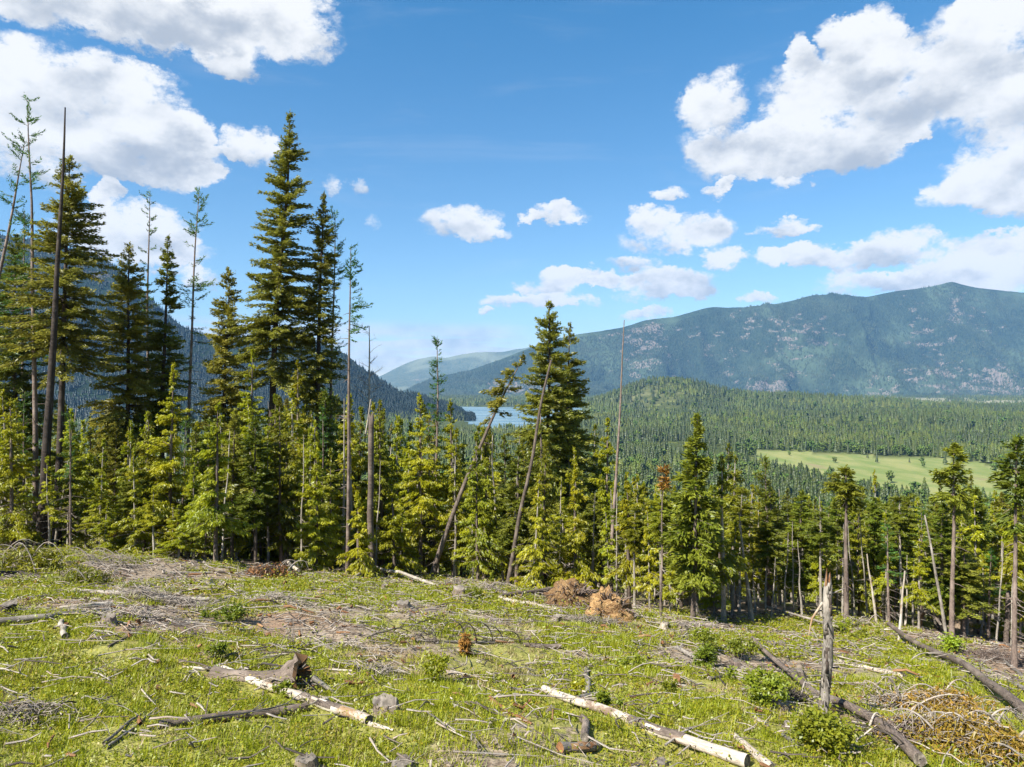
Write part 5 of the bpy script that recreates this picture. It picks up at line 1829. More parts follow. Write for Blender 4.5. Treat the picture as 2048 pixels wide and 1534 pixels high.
# --- the big rotten trunk with its torn root end
def rotten_trunk():
    r = np.random.default_rng(460)
    a, b_ = ground_pt(604, 1380), ground_pt(424, 1350)
    R = pxw(70, a[1]) / 2
    K, sides = 14, 20
    t_ = np.linspace(0, 1, K)
    ax = a[None] * (1 - t_)[:, None] + b_[None] * t_[:, None]
    rad = R * (0.46 + 0.54 * np.exp(-t_ * 5.5))
    ax[:, 2] = height(ax[:, 0], ax[:, 1]) * 0.35 + np.linspace(a[2], b_[2], K) * 0.65 + rad * 0.62 - t_ * 0.12
    o0 = ax[0].copy()
    t = thing('fallen_log', 'huge fallen trunk with torn hollow root end in the grass', 'log', o0)
    V, Q, uv = rough_tube(r, ax - o0, rad, sides, 0.16)
    # flared root lobes at the torn end
    kk = np.repeat(np.arange(K), sides)
    aa = np.tile(np.arange(sides), K) * 2 * np.pi / sides
    Cc = np.repeat(ax - o0, sides, 0)
    lob = 1 + np.exp(-kk * 0.9) * (0.16 * np.cos(aa * 3 + 0.6) + 0.16 * np.cos(aa * 7 + 2.0) + 0.12 * np.cos(aa * 5))
    V = Cc + (V - Cc) * lob[:, None]
    ring = np.arange(sides)
    V[ring] += r.normal(0, 0.06, (sides, 3)) * R * 2
    link('trunk', Buf().add(V, Q, uv).mesh('trunk', [M['bark']], True), t)
    d = unit((ax[0] - ax[2])[None])[0]
    # hollow: inner wall and dark rotten back
    ax2 = np.stack([d * 0.02, -d * R * 0.5, -d * R * 1.1])
    r2 = np.array([R * 0.86, R * 0.70, R * 0.45])
    V2, Q2, u2 = rough_tube(r, ax2, r2, sides, 0.2)
    link('rotten_core', Buf().add(V2, Q2[:, ::-1], u2).mesh('rotten_core', [M['rot']]), t)
    Rc, Tc, uc = cap(V2, sides, True)
    link('rotten_back', Buf().add(Rc, Tc, uc).mesh('rotten_back', [M['bark_dark']]), t)
    ringV = np.concatenate([V[:sides], V2[:sides]])
    i = np.arange(sides)
    j = (i + 1) % sides
    link('torn_rim', Buf().add(ringV, np.stack([i, i + sides, j + sides, j], -1)).mesh('torn_rim', [M['rot']]), t)
    # root stubs standing out of the end, one stout knob upwards
    knob = np.array([[-0.55 * R, 0, R * 0.30], [-0.30 * R, 0, R * 0.85], [-0.12 * R, 0, R * 1.12]]) - d * R * 0.25
    Vk, Qk, uk = rough_tube(r, knob, np.array([0.58, 0.34, 0.07]) * R, 12, 0.42)
    link('root_stub', Buf().add(Vk, Qk, uk).mesh('root_stub', [M['bark']], True), t)
    Rc, Tc, uc = cap(Vk, 12, True)
    for k in range(11):
        a0 = r.uniform(0, 6.28)
        rd = np.array([math.cos(a0) * 0.7, math.cos(a0) * 0.3, math.sin(a0)])
        p0 = rd * R * 0.62 + d * 0.02
        e = p0 + d * R * r.uniform(0.1, 0.5) + rd * R * r.uniform(-0.2, 0.4)
        Vr, Qr, ur = tubes(np.stack([p0 - d * R * .4, p0, e]), np.array([0.11, 0.09, 0.02]) * R * r.uniform(0.6, 1.3), 5)
        link('broken_root', Buf().add(Vr, Qr, ur).mesh('broken_root', [M['rot'] if k % 2 else M['grey_wood']]), t)
    P = np.stack([d * 0.05 + np.array([0.5 * R, 0, 0.1 * R]), np.array([1.5 * R, -0.2 * R, -0.4 * R]), np.array([2.2 * R, -0.3 * R, -0.72 * R])])
    Vr, Qr, ur = tubes(P, np.array([0.16, 0.12, 0.05]) * R, 6)
    link('side_root', Buf().add(Vr, Qr, ur).mesh('side_root', [M['grey_wood']]), t)


rotten_trunk()

# --- curved hoops of dead limbs over the barkless stem
def hoops():
    r = np.random.default_rng(470)
    host = [o for o in COL.objects if o.get('label') == 'barkless dead stem carrying curved hoops of dead limbs'][0]
    for (xa, xb, yt) in ((905, 953, 1238), (920, 986, 1236), (880, 931, 1241), (945, 1006, 1244), (838, 874, 1256), (825, 850, 1268), (895, 936, 1262), (990, 1040, 1252), (852, 870, 1272)):
        a = ground_pt(xb, 1285)
        b_ = ground_pt(xa, 1285)
        hh = pxw(1285 - yt, a[1])
        s = np.linspace(0, 1, 12)
        th = s * np.pi * r.uniform(0.85, 1.05)
        c = 0.5 * (a + b_)
        w = 0.5 * (a[0] - b_[0])
        P = np.stack([c[0] + w * np.cos(th), np.full(12, c[1]) + r.uniform(-.4, .4) * np.sin(th), a[2] + 0.05 + hh * np.sin(th) ** 0.8], -1) - np.array(host.location)
        V, Q, uv = tubes(P, np.linspace(0.024, 0.006, 12), 4)
        B = Buf().add(V, Q, uv)
        n = 10
        ii = r.integers(4, 12, n)
        E = P[ii] + np.stack([r.normal(-.15, .15, n), r.normal(0, .15, n), r.normal(-.05, .12, n)], -1)
        V, Q, uv = tubes(np.stack([P[ii], E], 1), np.tile([0.007, 0.003], (n, 1)), 3)
        B.add(V, Q, uv)
        link('curved_limb', B.mesh('curved_limb', [M['twig_dark']]), host)


hoops()

# --- stumps
STUMPS = [
    ('large hollow-sided stump right of the lower end of the whitest log', 776, 1432, 50, 42, 'stump_wood', 6),
    ('pale cut stump at the bottom edge left of centre', 614, 1538, 42, 26, 'stump_wood', 4),
    ('flat white-topped stump at the bottom edge, near the dry grass', 806, 1540, 46, 22, 'stump_wood', 3),
    ('upright cut stump among the slash under the white birch-like log', 216, 1250, 27, 24, 'bark', 5),
    ('dark stump at the left picture edge on bare soil', 12, 1228, 34, 24, 'bark_dark', 5),
    ('splayed weathered stump in the grass left of the hoops', 811, 1220, 27, 20, 'stump_wood', 7),
    ('tiny dark stump in litter below the tall full cedar', 478, 1188, 12, 10, 'bark_dark', 3),
    ('brown stump beside the green bush left of the silvery log', 922, 1192, 32, 22, 'bark', 6),
    ('small gnarled stump next to the upper end of the half-peeled log', 1100, 1428, 16, 18, 'stump_wood', 4),
    ('low rounded stump on the slope left of the forked one', 1541, 1294, 17, 13, 'stump_wood', 4),
    ('forked pale stump on the slope left of the snag top', 1567, 1298, 15, 18, 'stump_wood', 4),
    ('pinkish stump beside the long brown log near the snag', 1597, 1358, 26, 22, 'stump_wood', 5),
    ('pinkish stump behind the hemlock bush', 1472, 1332, 20, 16, 'bark_red', 4),
    ('pale stump on the slope below the pointed fir', 1328, 1256, 15, 15, 'pale_wood', 4),
    ('twin pale stump on the crest right of the slope stump', 1363, 1258, 17, 13, 'stump_wood', 4),
    ('round grey stump left of the snag among the leafy growth', 1566, 1396, 20, 14, 'stump_wood', 4),
    ('dark low stump in the leaves near the largest bush', 1584, 1458, 28, 14, 'bark', 5),
    ('half-rotted round stump at the bottom edge under the half-peeled log', 1322, 1530, 26, 12, 'stump_wood', 3),
    ('reddish rotted stump in the grass left of the big bush', 1352, 1372, 15, 26, 'rot', 3),
    ('small bark-brown stump at the end of the creamy white log', 1782, 1366, 13, 16, 'bark', 3),
    ('grey stump behind the raised dark log near the round bush', 1720, 1266, 18, 10, 'stump_wood', 4),
    ('weathered stump on the litter below the rusty dead brush', 444, 1178, 15, 17, 'stump_wood', 5),
    ('leaning split stump right of the weathered one on the litter', 420, 1170, 12, 14, 'pale_wood', 4),
    ('stump in the middle of the litter beside the bowed brown log', 768, 1178, 12, 12, 'bark', 4),
    ('pale stump tucked in the grass below the first root plate', 1111, 1242, 15, 14, 'stump_wood', 5),
]
for k, (lab, px, py, w, h, m_, nr) in enumerate(STUMPS):
    stump(lab, px, py, w, h, 500 + k, m_, 'rot' if m_ == 'rot' else 'cut', nr, notch=(k % 3 == 0), tilt=0.12 * ((k % 5) - 2))

# --- root plates
root_plate('big upturned root plate with tangled brown roots, left of the orange one', 1145, 1212, 96, 46, 601, soil='soil_brown', nroot=120)
root_plate('bright orange upturned root plate at the edge of the grass', 1222, 1240, 84, 58, 602)
root_plate('orange root plate far right behind the white leaning stick', 1766, 1244, 42, 34, 603)
root_plate('low orange root plate at the foot of the sparse cedar', 1464, 1246, 30, 16, 604, soil='soil_brown')
root_plate('small brown root plate under the fallen pole below the tallest fir', 522, 1152, 48, 20, 605, soil='soil_brown')

# --- the standing snag
def near_snag():
    p, H, lean = tree_px(1645, 1436, 1660, 1158)
    r = np.random.default_rng(610)
    R0, R1 = pxw(20, p[1]) / 2, pxw(16, p[1]) / 2
    K, sides = 22, 14
    tz = np.linspace(0, 1, K)
    ax = np.stack([lean * tz * H + (vnoise(tz * 5, tz * 0 + 3) - .5) * 0.14, (vnoise(tz * 5, tz * 0 + 8) - .5) * 0.14, tz * H], -1)
    ax[0, 2] = -0.4
    rad = R0 + (R1 - R0) * tz
    rad = rad * (1 + 0.14 * (vnoise(tz * 11, tz * 0) - .5))
    rad[-1] *= 0.55
    rad[-2] *= 0.9
    V, Q, uv = rough_tube(r, ax, rad, sides, 0.24)
    ring = np.arange(len(V) - sides, len(V))
    V[ring, 2] += r.uniform(-0.15, 0.25, sides)
    # long crack: a groove pushed in along the front
    kk = np.repeat(np.arange(K), sides)
    aa = np.tile(np.arange(sides), K)
    t = thing('standing_snag', 'bark-flaking broken snag standing alone in the clearing', 'snag', p)
    link('trunk', Buf().add(V, Q, uv).mesh('trunk', [M['grey_wood']], True), t)
    # slabs of bark with dark cracks between them
    for k in range(120):
        z = r.uniform(0.02, 0.96) * H
        a = r.uniform(0, 2 * np.pi)
        c = np.array([np.interp(z / H, tz, ax[:, 0]), np.interp(z / H, tz, ax[:, 1]), z])
        rr = np.interp(z / H, tz, rad) * 1.0
        hgt, wd = r.uniform(0.08, 0.30), r.uniform(0.15, 0.42)
        n = 3
        th = a + np.linspace(-wd, wd, n)
        P = np.concatenate([np.stack([c[0] + rr * np.cos(th), c[1] + rr * np.sin(th), np.full(n, z + q)], -1) for q in (-hgt / 2, hgt / 2)])
        P2 = P.copy()
        P2[:, :2] = c[:2] + (P2[:, :2] - c[:2]) * 1.075
        Vb = np.concatenate([P, P2]) + np.array([lean, 0, 0]) * 0
        Fb = [(6, 7, 10, 9), (7, 8, 11, 10), (0, 1, 7, 6), (1, 2, 8, 7), (3, 9, 10, 4), (4, 10, 11, 5), (0, 6, 9, 3), (2, 5, 11, 8)]
        link('bark_flake', Buf().add(Vb, Fb, np.stack([Vb[:, 0] * 3 + k, Vb[:, 2]], -1)).mesh('bark_flake', [(M['grey_wood'], M['bark'], M['bark_dark'], M['bark_pale'])[k % 4]]), t)
    B = Buf()
    P = np.stack([np.array([np.interp(f, tz, ax[:, 0]) - 0.0 + rad.mean() * 0.35, -rad.mean() * 0.92, f * H]) for f in np.linspace(0.27, 0.68, 8)])
    P[:, 0] += (vnoise(np.linspace(0, 4, 8), np.zeros(8)) - .5) * 0.1
    V2, Q2, u2 = tubes(P, np.array([0.015, .045, .05, .04, .045, .05, .035, .01]), 5)
    B.add(V2, Q2, u2)
    link('long_crack', B.mesh('long_crack', [M['bark_dark']]), t)
    for k in range(16):
        z = r.uniform(0.08, 0.95) * H
        a = r.uniform(0, 6.28)
        c = np.array([np.interp(z / H, tz, ax[:, 0]), np.interp(z / H, tz, ax[:, 1]), z])
        d = np.array([math.cos(a), math.sin(a), r.uniform(-.3, .3)])
        L = R0 + r.uniform(.05, .4)
        Vs, Qs, us_ = tubes(np.stack([c, c + d * L * .6, c + d * L]), np.array([.022, .016, .007]), 4)
        link('branch_stub', Buf().add(Vs, Qs, us_).mesh('branch_stub', [M['grey_wood']]), t)
    top = ax[-2]
    for k in range(7):
        a = r.uniform(0, 6.28)
        q = top + np.array([math.cos(a), math.sin(a), 0]) * R1 * 0.5
        Vs, Qs, us_ = tubes(np.stack([q, q + np.array([0.02, 0, r.uniform(.15, .45)])]), np.array([0.04, 0.004]), 4)
        link('splinter', Buf().add(Vs, Qs, us_).mesh('splinter', [M['rot'] if k % 2 else M['bark_red']]), t)
    # bleached forked branch hanging off its upper left side
    b0 = np.array([np.interp(.83, tz, ax[:, 0]) - R1, 0, 0.83 * H])
    pp = p[1]
    pts = [b0, b0 + np.array([-pxw(24, pp), -.1, -pxw(28, pp)]), b0 + np.array([-pxw(28, pp), -.1, -pxw(46, pp)]), b0 + np.array([-pxw(34, pp), -.2, -pxw(58, pp)])]
    Vs, Qs, us_ = tubes(np.array(pts), np.array([.03, .025, .02, .01]), 5)
    link('bleached_branch', Buf().add(Vs, Qs, us_).mesh('bleached_branch', [M['pale_wood']]), t)
    pts = [pts[2], pts[2] + np.array([pxw(8, pp), 0, -pxw(10, pp)]), pts[2] + np.array([pxw(16, pp), 0, -pxw(26, pp)])]
    Vs, Qs, us_ = tubes(np.array(pts), np.array([.018, .014, .008]), 4)
    link('bleached_branch', Buf().add(Vs, Qs, us_).mesh('bleached_branch', [M['pale_wood']]), t)


near_snag()

# --- stones
def stone(label, px, py, w, h, seed):
    r = np.random.default_rng(seed)
    p = wpt(px, py)
    W, H = pxw(w, p[1]), pxw(h, p[1])
    nu, nv = 18, 11
    uu, vv = np.meshgrid(np.linspace(0, 2 * np.pi, nu, endpoint=False), np.linspace(0.02, np.pi - .02, nv))
    d = np.stack([np.cos(uu) * np.sin(vv), np.sin(uu) * np.sin(vv), np.cos(vv)], -1)
    sc = 1 + (fbm(d[..., 0] * 1.7 + seed, d[..., 2] * 1.7 + d[..., 1], 4, seed) - 0.5) * 0.5
    P = d * sc[..., None] * np.array([W / 2, W / 2.2, H * 0.6]) + np.array([0, 0, H * 0.35])
    idx = np.arange(nu * nv).reshape(nv, nu)
    Q = np.stack([idx[:-1], idx[1:], np.roll(idx, -1, 1)[1:], np.roll(idx, -1, 1)[:-1]], -1).reshape(-1, 4)
    o = link('boulder', Buf().add(P.reshape(-1, 3), Q).mesh('boulder', [M['stone']], True), None, p)
    tag(o, label, 'boulder')


stone('round pale boulder between the whitest log and the rotten root end', 648, 1408, 19, 15, 1)
stone('small pale stone on the bare soil left of the whitest log', 402, 1416, 12, 8, 2)
stone('small stone half hidden in grass above the dark barked log', 712, 1404, 10, 8, 3)

# ------------------------------------------------------------------ shrubs
def leaf_quads(r, C, size, flat=0.5):
    """pointed leaves: centre C, random facing"""
    n = len(C)
    N = unit(r.normal(0, 1, (n, 3)) + np.array([0, 0, flat * 2]))
    a = unit(np.cross(N, r.normal(0, 1, (n, 3))))
    b_ = np.cross(N, a)
    s = size * r.uniform(0.6, 1.3, (n, 1))
    V = np.stack([C - a * s, C + b_ * s * 0.55, C + a * s, C - b_ * s * 0.55], 1).reshape(-1, 3)
    Q = np.arange(n)[:, None] * 4 + np.array([[0, 1, 2, 3]])
    return V, Q


def shrub(label, px, py, wpx, hpx, seed, mat, n=1400, size=0.045, name='shrub', cat='shrub', stemm='bark', lumps=9):
    r = np.random.default_rng(seed)
    p = wpt(px, py)
    W, H = pxw(wpx, p[1]), pxw(hpx, p[1])
    t = thing(name, label, cat, p)
    c = np.stack([r.normal(0, W * 0.24, lumps), r.normal(0, W * 0.2, lumps), r.uniform(0.3, 0.9, lumps) * H], -1)
    rad = r.uniform(0.14, 0.34, lumps) * min(W, H * 1.4)
    i = r.integers(0, lumps, n)
    d = unit(r.normal(0, 1, (n, 3))) * (np.abs(r.normal(0, 0.62, n)))[:, None]
    C = c[i] + d * rad[i][:, None] * np.array([1.1, 1.1, 0.95])
    C[:, 2] = np.maximum(C[:, 2], 0.03)
    V, Q = leaf_quads(r, C, size, 0.6)
    col = np.stack([np.repeat(np.clip(r.uniform(0, 1, lumps)[i] * 0.5 + r.uniform(0, .5, n), 0, 1), 4), np.repeat(r.uniform(0, .7, n), 4), np.zeros(n * 4), np.ones(n * 4)], -1)
    link('leaves', Buf().add(V, Q, col=col).mesh('leaves', [M[mat]]), t)
    P = np.stack([np.zeros((lumps, 3)) + np.array([0, 0, -.05]) + r.normal(0, .06, (lumps, 3)) * np.array([1, 1, 0]), c * np.array([.5, .5, .55]), c], 1)
    V, Q, uv = tubes(P, np.tile([0.018, 0.012, 0.006], (lumps, 1)), 4)
    link('stems', Buf().add(V, Q, uv).mesh('stems', [M[stemm]]), t)
    return t


def hemlock_bush(label, px, py, wpx, hpx, seed, mats=None, name='hemlock_sapling'):
    p = wpt(px, py)
    W, H = pxw(wpx, p[1]), pxw(hpx, p[1])
    r = np.random.default_rng(seed)
    b = conifer(r, H, 0.15, W / 2, lambda t: 0.5 + 0.5 * np.sin(np.clip(t, 0, 1) * 3.0), 60, 0.25, 0.15, 0.05, 0.16, 0.05, 0.03, per=4, hang=0.2, dead=0)
    return plant_tree(name, label, p, b, mats or (M['bark'], M['leaf']), cat='sapling')


shrub('largest leafy bush, in front of the foot of the snag', 1636, 1506, 120, 80, 701, 'leaf', 4600, 0.045, lumps=22)
shrub('big round leafy bush left of the long brown log', 1522, 1408, 100, 56, 702, 'leaf', 3000, 0.045, lumps=16)
shrub('leafy green bush just behind the small dark hemlock', 1408, 1308, 56, 46, 703, 'leaf', 1500, 0.05)
shrub('leafy bush right of the small dark hemlock', 1474, 1318, 54, 38, 704, 'leaf', 1400, 0.05)
shrub('bright yellow-green bush standing alone beside the bare litter', 1900, 1308, 50, 42, 705, 'leaf_bright', 1500, 0.06)
shrub('low light green bush beside the snag top on the far crest', 1680, 1268, 44, 26, 706, 'leaf_bright', 1000, 0.06)
shrub('low leafy bush below the white leaning stick', 1732, 1284, 44, 24, 707, 'leaf', 900, 0.055)
shrub('dark leafy clump in the grass below the orange root plate', 1258, 1340, 42, 28, 708, 'leaf', 1000, 0.045)
shrub('small leafy clump right of the upper weathered log', 1214, 1422, 42, 36, 709, 'leaf', 900, 0.042)
shrub('yellowing bush at the upper weathered log', 1158, 1392, 38, 34, 710, 'cedar', 900, 0.040)
shrub('yellowish bush below the hoops of dead limbs', 872, 1362, 70, 46, 711, 'cedar', 1500, 0.042, lumps=12)
shrub('dark green bush beside the brown stump at the litter', 948, 1196, 34, 24, 712, 'leaf', 800, 0.055)
shrub('leafy thicket at the left of the clearing above the bare soil', 470, 1244, 86, 34, 713, 'leaf', 1900, 0.05, lumps=14)
shrub('round green bush left of the rotten root end', 432, 1318, 42, 32, 714, 'leaf', 900, 0.042)
shrub('dark leaves growing under the rotten root end', 572, 1396, 46, 30, 715, 'leaf', 900, 0.038)
shrub('bush in the grass left of the reddish rotted stump', 1340, 1392, 34, 30, 717, 'leaf', 800, 0.042)
hemlock_bush('small dark hemlock bush with a bare foot over the grey log', 1411, 1338, 48, 36, 720, (M['bark_dark'], M['leaf']))
hemlock_bush('spindly dead sapling with rust orange needles below the hoops', 931, 1312, 22, 40, 721, (M['twig_dark'], M['rust']), 'dead_sapling')

# ------------------------------------------------------------------ fallen crowns and brush heaps
def brush(label, px, py, wpx, dpx, hpx, seed, mat, n=160, foliage=None, nf=0, name='brush_pile', arcs=0):
    """a heap of tangled slash"""
    r = np.random.default_rng(seed)
    p = wpt(px, py)
    W, D, H = pxw(wpx, p[1]), pxw(dpx, p[1]) / 0.32, pxw(hpx, p[1])
    t = thing(name, label, 'brush pile', p)
    a = r.uniform(0, 2 * np.pi, n)
    L = r.uniform(0.25, 1.0, n) * min(W, 2.2) * 0.5
    c = np.stack([r.normal(0, W * .26, n), r.normal(0, D * .2, n), np.zeros(n)], -1)
    hh = H * np.exp(-(c[:, 0] / (W * .4)) ** 2 - (c[:, 1] / (D * .4)) ** 2)
    c[:, 2] = height(p[0] + c[:, 0], p[1] + c[:, 1]) - p[2] + r.uniform(0.05, 1, n) * hh
    d = np.stack([np.cos(a), np.sin(a) * .7, r.normal(0.05, 0.28, n)], -1)
    s = np.array([-.5, -.15, .2, .5])
    P = c[:, None, :] + d[:, None, :] * (L[:, None] * s[None])[:, :, None] + r.normal(0, .035, (n, 4, 3))
    P[:, :, 2] += (0.25 - s ** 2)[None] * (L * r.uniform(-0.1, 0.5, n))[:, None]
    V, Q, uv = tubes(P, np.array([1.0, .8, .6, .25])[None] * r.uniform(0.006, 0.022, n)[:, None], 3)
    col = None
    tw = link('twigs', Buf().add(V, Q, uv).mesh('twigs', [mat]), t)
    tw['kind'] = 'stuff'
    for k in range(arcs):
        s = np.linspace(0, 1, 9)
        x0 = r.uniform(-.45, .35) * W
        ln = r.uniform(.25, .5) * W
        hgt = r.uniform(.7, 1.25) * H
        y0 = r.normal(0, D * .15)
        q = r.choice([-1, 1])
        A = np.stack([x0 + q * ln * s, y0 + r.normal(0, .3) * s, hgt * np.sin(s * np.pi * r.uniform(.55, .9)) ** .9 + .05], -1)
        V, Q, uv = tubes(A, np.linspace(0.035, 0.008, 9), 4)
        B = Buf().add(V, Q, uv)
        m2 = 12
        ii = r.integers(2, 9, m2)
        E = A[ii] + np.stack([r.normal(q * .15, .2, m2), r.normal(0, .2, m2), r.normal(-.2, .15, m2)], -1)
        V, Q, uv = tubes(np.stack([A[ii], E], 1), np.tile([0.010, 0.004], (m2, 1)), 3)
        B.add(V, Q, uv)
        link('bent_branch', B.mesh('bent_branch', [M['twig']]), t)
    if foliage is not None:
        i = r.integers(0, n, nf)
        k = r.integers(0, 4, nf)
        C = P[i, k] + r.normal(0, .07, (nf, 3))
        Dv = unit(np.stack([r.normal(0, 1, nf), r.normal(0, 1, nf), r.normal(-.5, .5, nf)], -1))
        fs = (p[1] / 14.0) ** 0.7
        V, Fq = tri_sprays(C, Dv, r.uniform(.07, .19, nf) * fs, r.uniform(.02, .048, nf) * fs, r, .9, .3)
        br = r.uniform(0, 1, nf)
        col = np.stack([np.repeat(br, 3), np.repeat(r.uniform(0, 1, nf), 3), np.zeros(nf * 3), np.ones(nf * 3)], -1)
        fo = link('withered_sprays', Buf().add(V, Fq, col=col).mesh('withered_sprays', [foliage]), t)
    return t


brush('fallen fir top with drooping green needles at the left edge', 70, 1150, 230, 24, 56, 801, M['twig'], 170, M['cedar_deep'], 4600, 'fallen_treetop', arcs=7)
brush('fallen fir top with olive sprays right of the dark left-edge log', 175, 1172, 120, 20, 34, 802, M['twig'], 120, M['cedar_deep'], 2600, 'fallen_treetop', arcs=4)
brush('grey tangle of bent branches in front of the low bushy cedar', 235, 1136, 130, 14, 34, 803, M['twig'], 220, arcs=6)
brush('dark brush heap with rusty needles below the tallest fir', 545, 1158, 120, 14, 30, 804, M['twig_dark'], 260, M['rust'], 700, arcs=3)
brush('grey brush heap left of the silvery peeled log', 968, 1184, 80, 12, 18, 805, M['twig'], 220, arcs=3)
brush('grey slash heap at the foot of the leaning ragged tree', 900, 1174, 120, 12, 16, 806, M['twig'], 240, arcs=2)
brush('wide low band of grey slash behind the long grey log', 330, 1206, 260, 20, 16, 807, M['twig'], 420)
brush('grey slash around the cut stump by the white log', 250, 1236, 180, 22, 16, 808, M['twig'], 300)
brush('slash heap in the litter in the left middle of the clearing', 560, 1206, 170, 18, 18, 809, M['twig'], 300)
brush('loose pile of grey sticks at the left edge, low down', 60, 1432, 190, 50, 22, 810, M['twig'], 150)
brush('grey twiggy heap right of the rotten root end', 760, 1352, 90, 26, 22, 811, M['twig'], 130, arcs=1)
brush('dead cedar crown with amber sprays in the bottom right corner', 1960, 1500, 250, 90, 60, 812, M['twig'], 260, M['amber'], 9500, 'fallen_treetop', arcs=9)
brush('upper part of the amber fallen cedar under the raised dark log', 1880, 1420, 190, 50, 40, 813, M['twig'], 200, M['amber'], 4500, 'fallen_treetop', arcs=5)
brush('brown slash heap left of the amber fallen crown', 1800, 1468, 170, 60, 34, 814, M['bark_red'], 300, M['amber'], 500, arcs=3)
brush('grey twig heap on the slope above the amber fallen crown', 1780, 1412, 110, 24, 26, 815, M['twig'], 170, arcs=3)
brush('dark twigs around the long brown log by the snag', 1588, 1402, 80, 26, 26, 816, M['twig_dark'], 120, arcs=2)
brush('grey slash on the crest right of the orange root plate', 1390, 1256, 120, 10, 12, 817, M['twig'], 180)
brush('slash strewn below the two root plates', 1190, 1246, 170, 16, 12, 818, M['twig'], 260)
brush('green and grey slash at the foot of the white leaning stick', 1700, 1256, 90, 12, 22, 819, M['twig'], 130, M['cedar_deep'], 500, 'fallen_treetop', arcs=3)
brush('brown slash covering the bare litter at the right edge', 1985, 1318, 190, 40, 14, 820, M['bark_red'], 360)

# ------------------------------------------------------------------ ground cover
def near_points(r, n, ymin=8.5, ymax=58, umax=0.86):
    y = np.sqrt(r.uniform(ymin ** 2, ymax ** 2, n))
    u = r.uniform(-umax, umax, n)
    x = u * y
    keep = y < edge_y(x, y) + 3
    return x[keep], y[keep]


def grass():
    r = np.random.default_rng(900)
    for (mat, n, lo, nm, lab, hsc) in ((M['grass'], 40000, 0.53, 'grass', 'yellow-green grass growing in tufts over the clearing', 1.0), (M['straw'], 15000, 0.42, 'dry_grass', 'pale dry grass flattened between the green tufts', 0.8)):
        x, y = near_points(r, n)
        g = fbm(x / 2.1, y / 2.1, 3, 412 if nm == 'grass' else 97)
        c = cover_mask(x, y)
        keep = (g + 0.10 * sstep(24, 14, y) > (0.50 if nm == 'grass' else 0.55)) & (c > (0.35 if nm == 'grass' else 0.18)) & (r.uniform(0, 1, len(x)) < 0.4 + 0.6 * c)
        keep &= clear_of_logs(x, y)
        x, y, g = x[keep], y[keep], g[keep]
        nt = len(x)
        per = 22
        X = np.repeat(x, per) + r.normal(0, 0.13, nt * per)
        Y = np.repeat(y, per) + r.normal(0, 0.13, nt * per)
        Z = height(X, Y) - 0.02
        k = nt * per
        L = r.uniform(0.10, 0.30, k) * np.repeat(r.uniform(0.6, 1.3, nt), per) * hsc
        a = r.uniform(0, 6.28, k)
        ln = r.uniform(0.15, 0.8, k) * (1 if nm == 'grass' else 1.6)
        D = np.stack([np.cos(a) * ln, np.sin(a) * ln, np.ones(k)], -1)
        D = unit(D)
        b0 = np.stack([X, Y, Z], -1)
        w = (0.006 + 0.0005 * Y)[:, None]
        S = np.stack([-np.sin(a), np.cos(a), np.zeros(k)], -1)
        V = np.stack([b0 - S * w, b0 + S * w, b0 + D * L[:, None]], 1).reshape(-1, 3)
        tnt = np.repeat(np.repeat(r.uniform(0, 1, nt), per) * .6 + r.uniform(0, .4, k), 3)
        wm = np.repeat(np.repeat(np.clip(r.normal(.2, .3, nt), 0, 1), per), 3)
        col = np.stack([tnt, wm, tnt * 0, tnt * 0 + 1], -1)
        o = link(nm, Buf().add(V, np.arange(k * 3).reshape(-1, 3), col=col).mesh(nm, [mat]))
        tag(o, lab, kind='stuff')
        print(nm, k)


grass()


def cover():
    r = np.random.default_rng(910)
    x, y = near_points(r, 70000)
    g = fbm(x / 2.6, y / 2.6, 3, 555)
    c = cover_mask(x, y)
    keep = (g + 0.09 * sstep(24, 14, y) > 0.47) & (c > 0.30) & (r.uniform(0, 1, len(x)) < 0.35 + 0.65 * c)
    keep &= clear_of_logs(x, y, 0.12) | (r.uniform(0, 1, len(x)) < 0.12)
    x, y = x[keep], y[keep]
    nt = len(x)
    per = 20
    k = nt * per
    big = r.uniform(0, 1, nt) < 0.10
    per = 20
    sp = np.repeat(np.where(big, r.uniform(0.16, 0.30, nt), r.uniform(0.08, 0.24, nt)), per)
    X = np.repeat(x, per) + r.normal(0, 1, k) * sp
    Y = np.repeat(y, per) + r.normal(0, 1, k) * sp
    C = np.stack([X, Y, height(X, Y) + np.abs(r.normal(0, 0.6, k)) * np.repeat(np.where(big, r.uniform(0.25, 0.55, nt), r.uniform(0.04, 0.20, nt)), per) + 0.01], -1)
    V, Q = leaf_quads(r, C, (0.016 + 0.0011 * Y)[:, None], 0.7)
    cl = np.repeat(r.uniform(0, 1, nt), per)
    tn = np.repeat(np.clip(cl * .6 + r.uniform(0, .4, k), 0, 1), 4)
    wm = np.repeat(np.clip(np.repeat(np.where(r.uniform(0, 1, nt) < .12, 1.6, r.uniform(0, .6, nt)), per) * r.uniform(.4, 1, k), 0, 1.6), 4)
    o = link('ground_cover', Buf().add(V, Q, col=np.stack([tn, wm, tn * 0, tn * 0 + 1], -1)).mesh('ground_cover', [M['cover']]))
    tag(o, 'low leafy plants spreading between grass and slash', kind='stuff')
    print('cover', k)


cover()


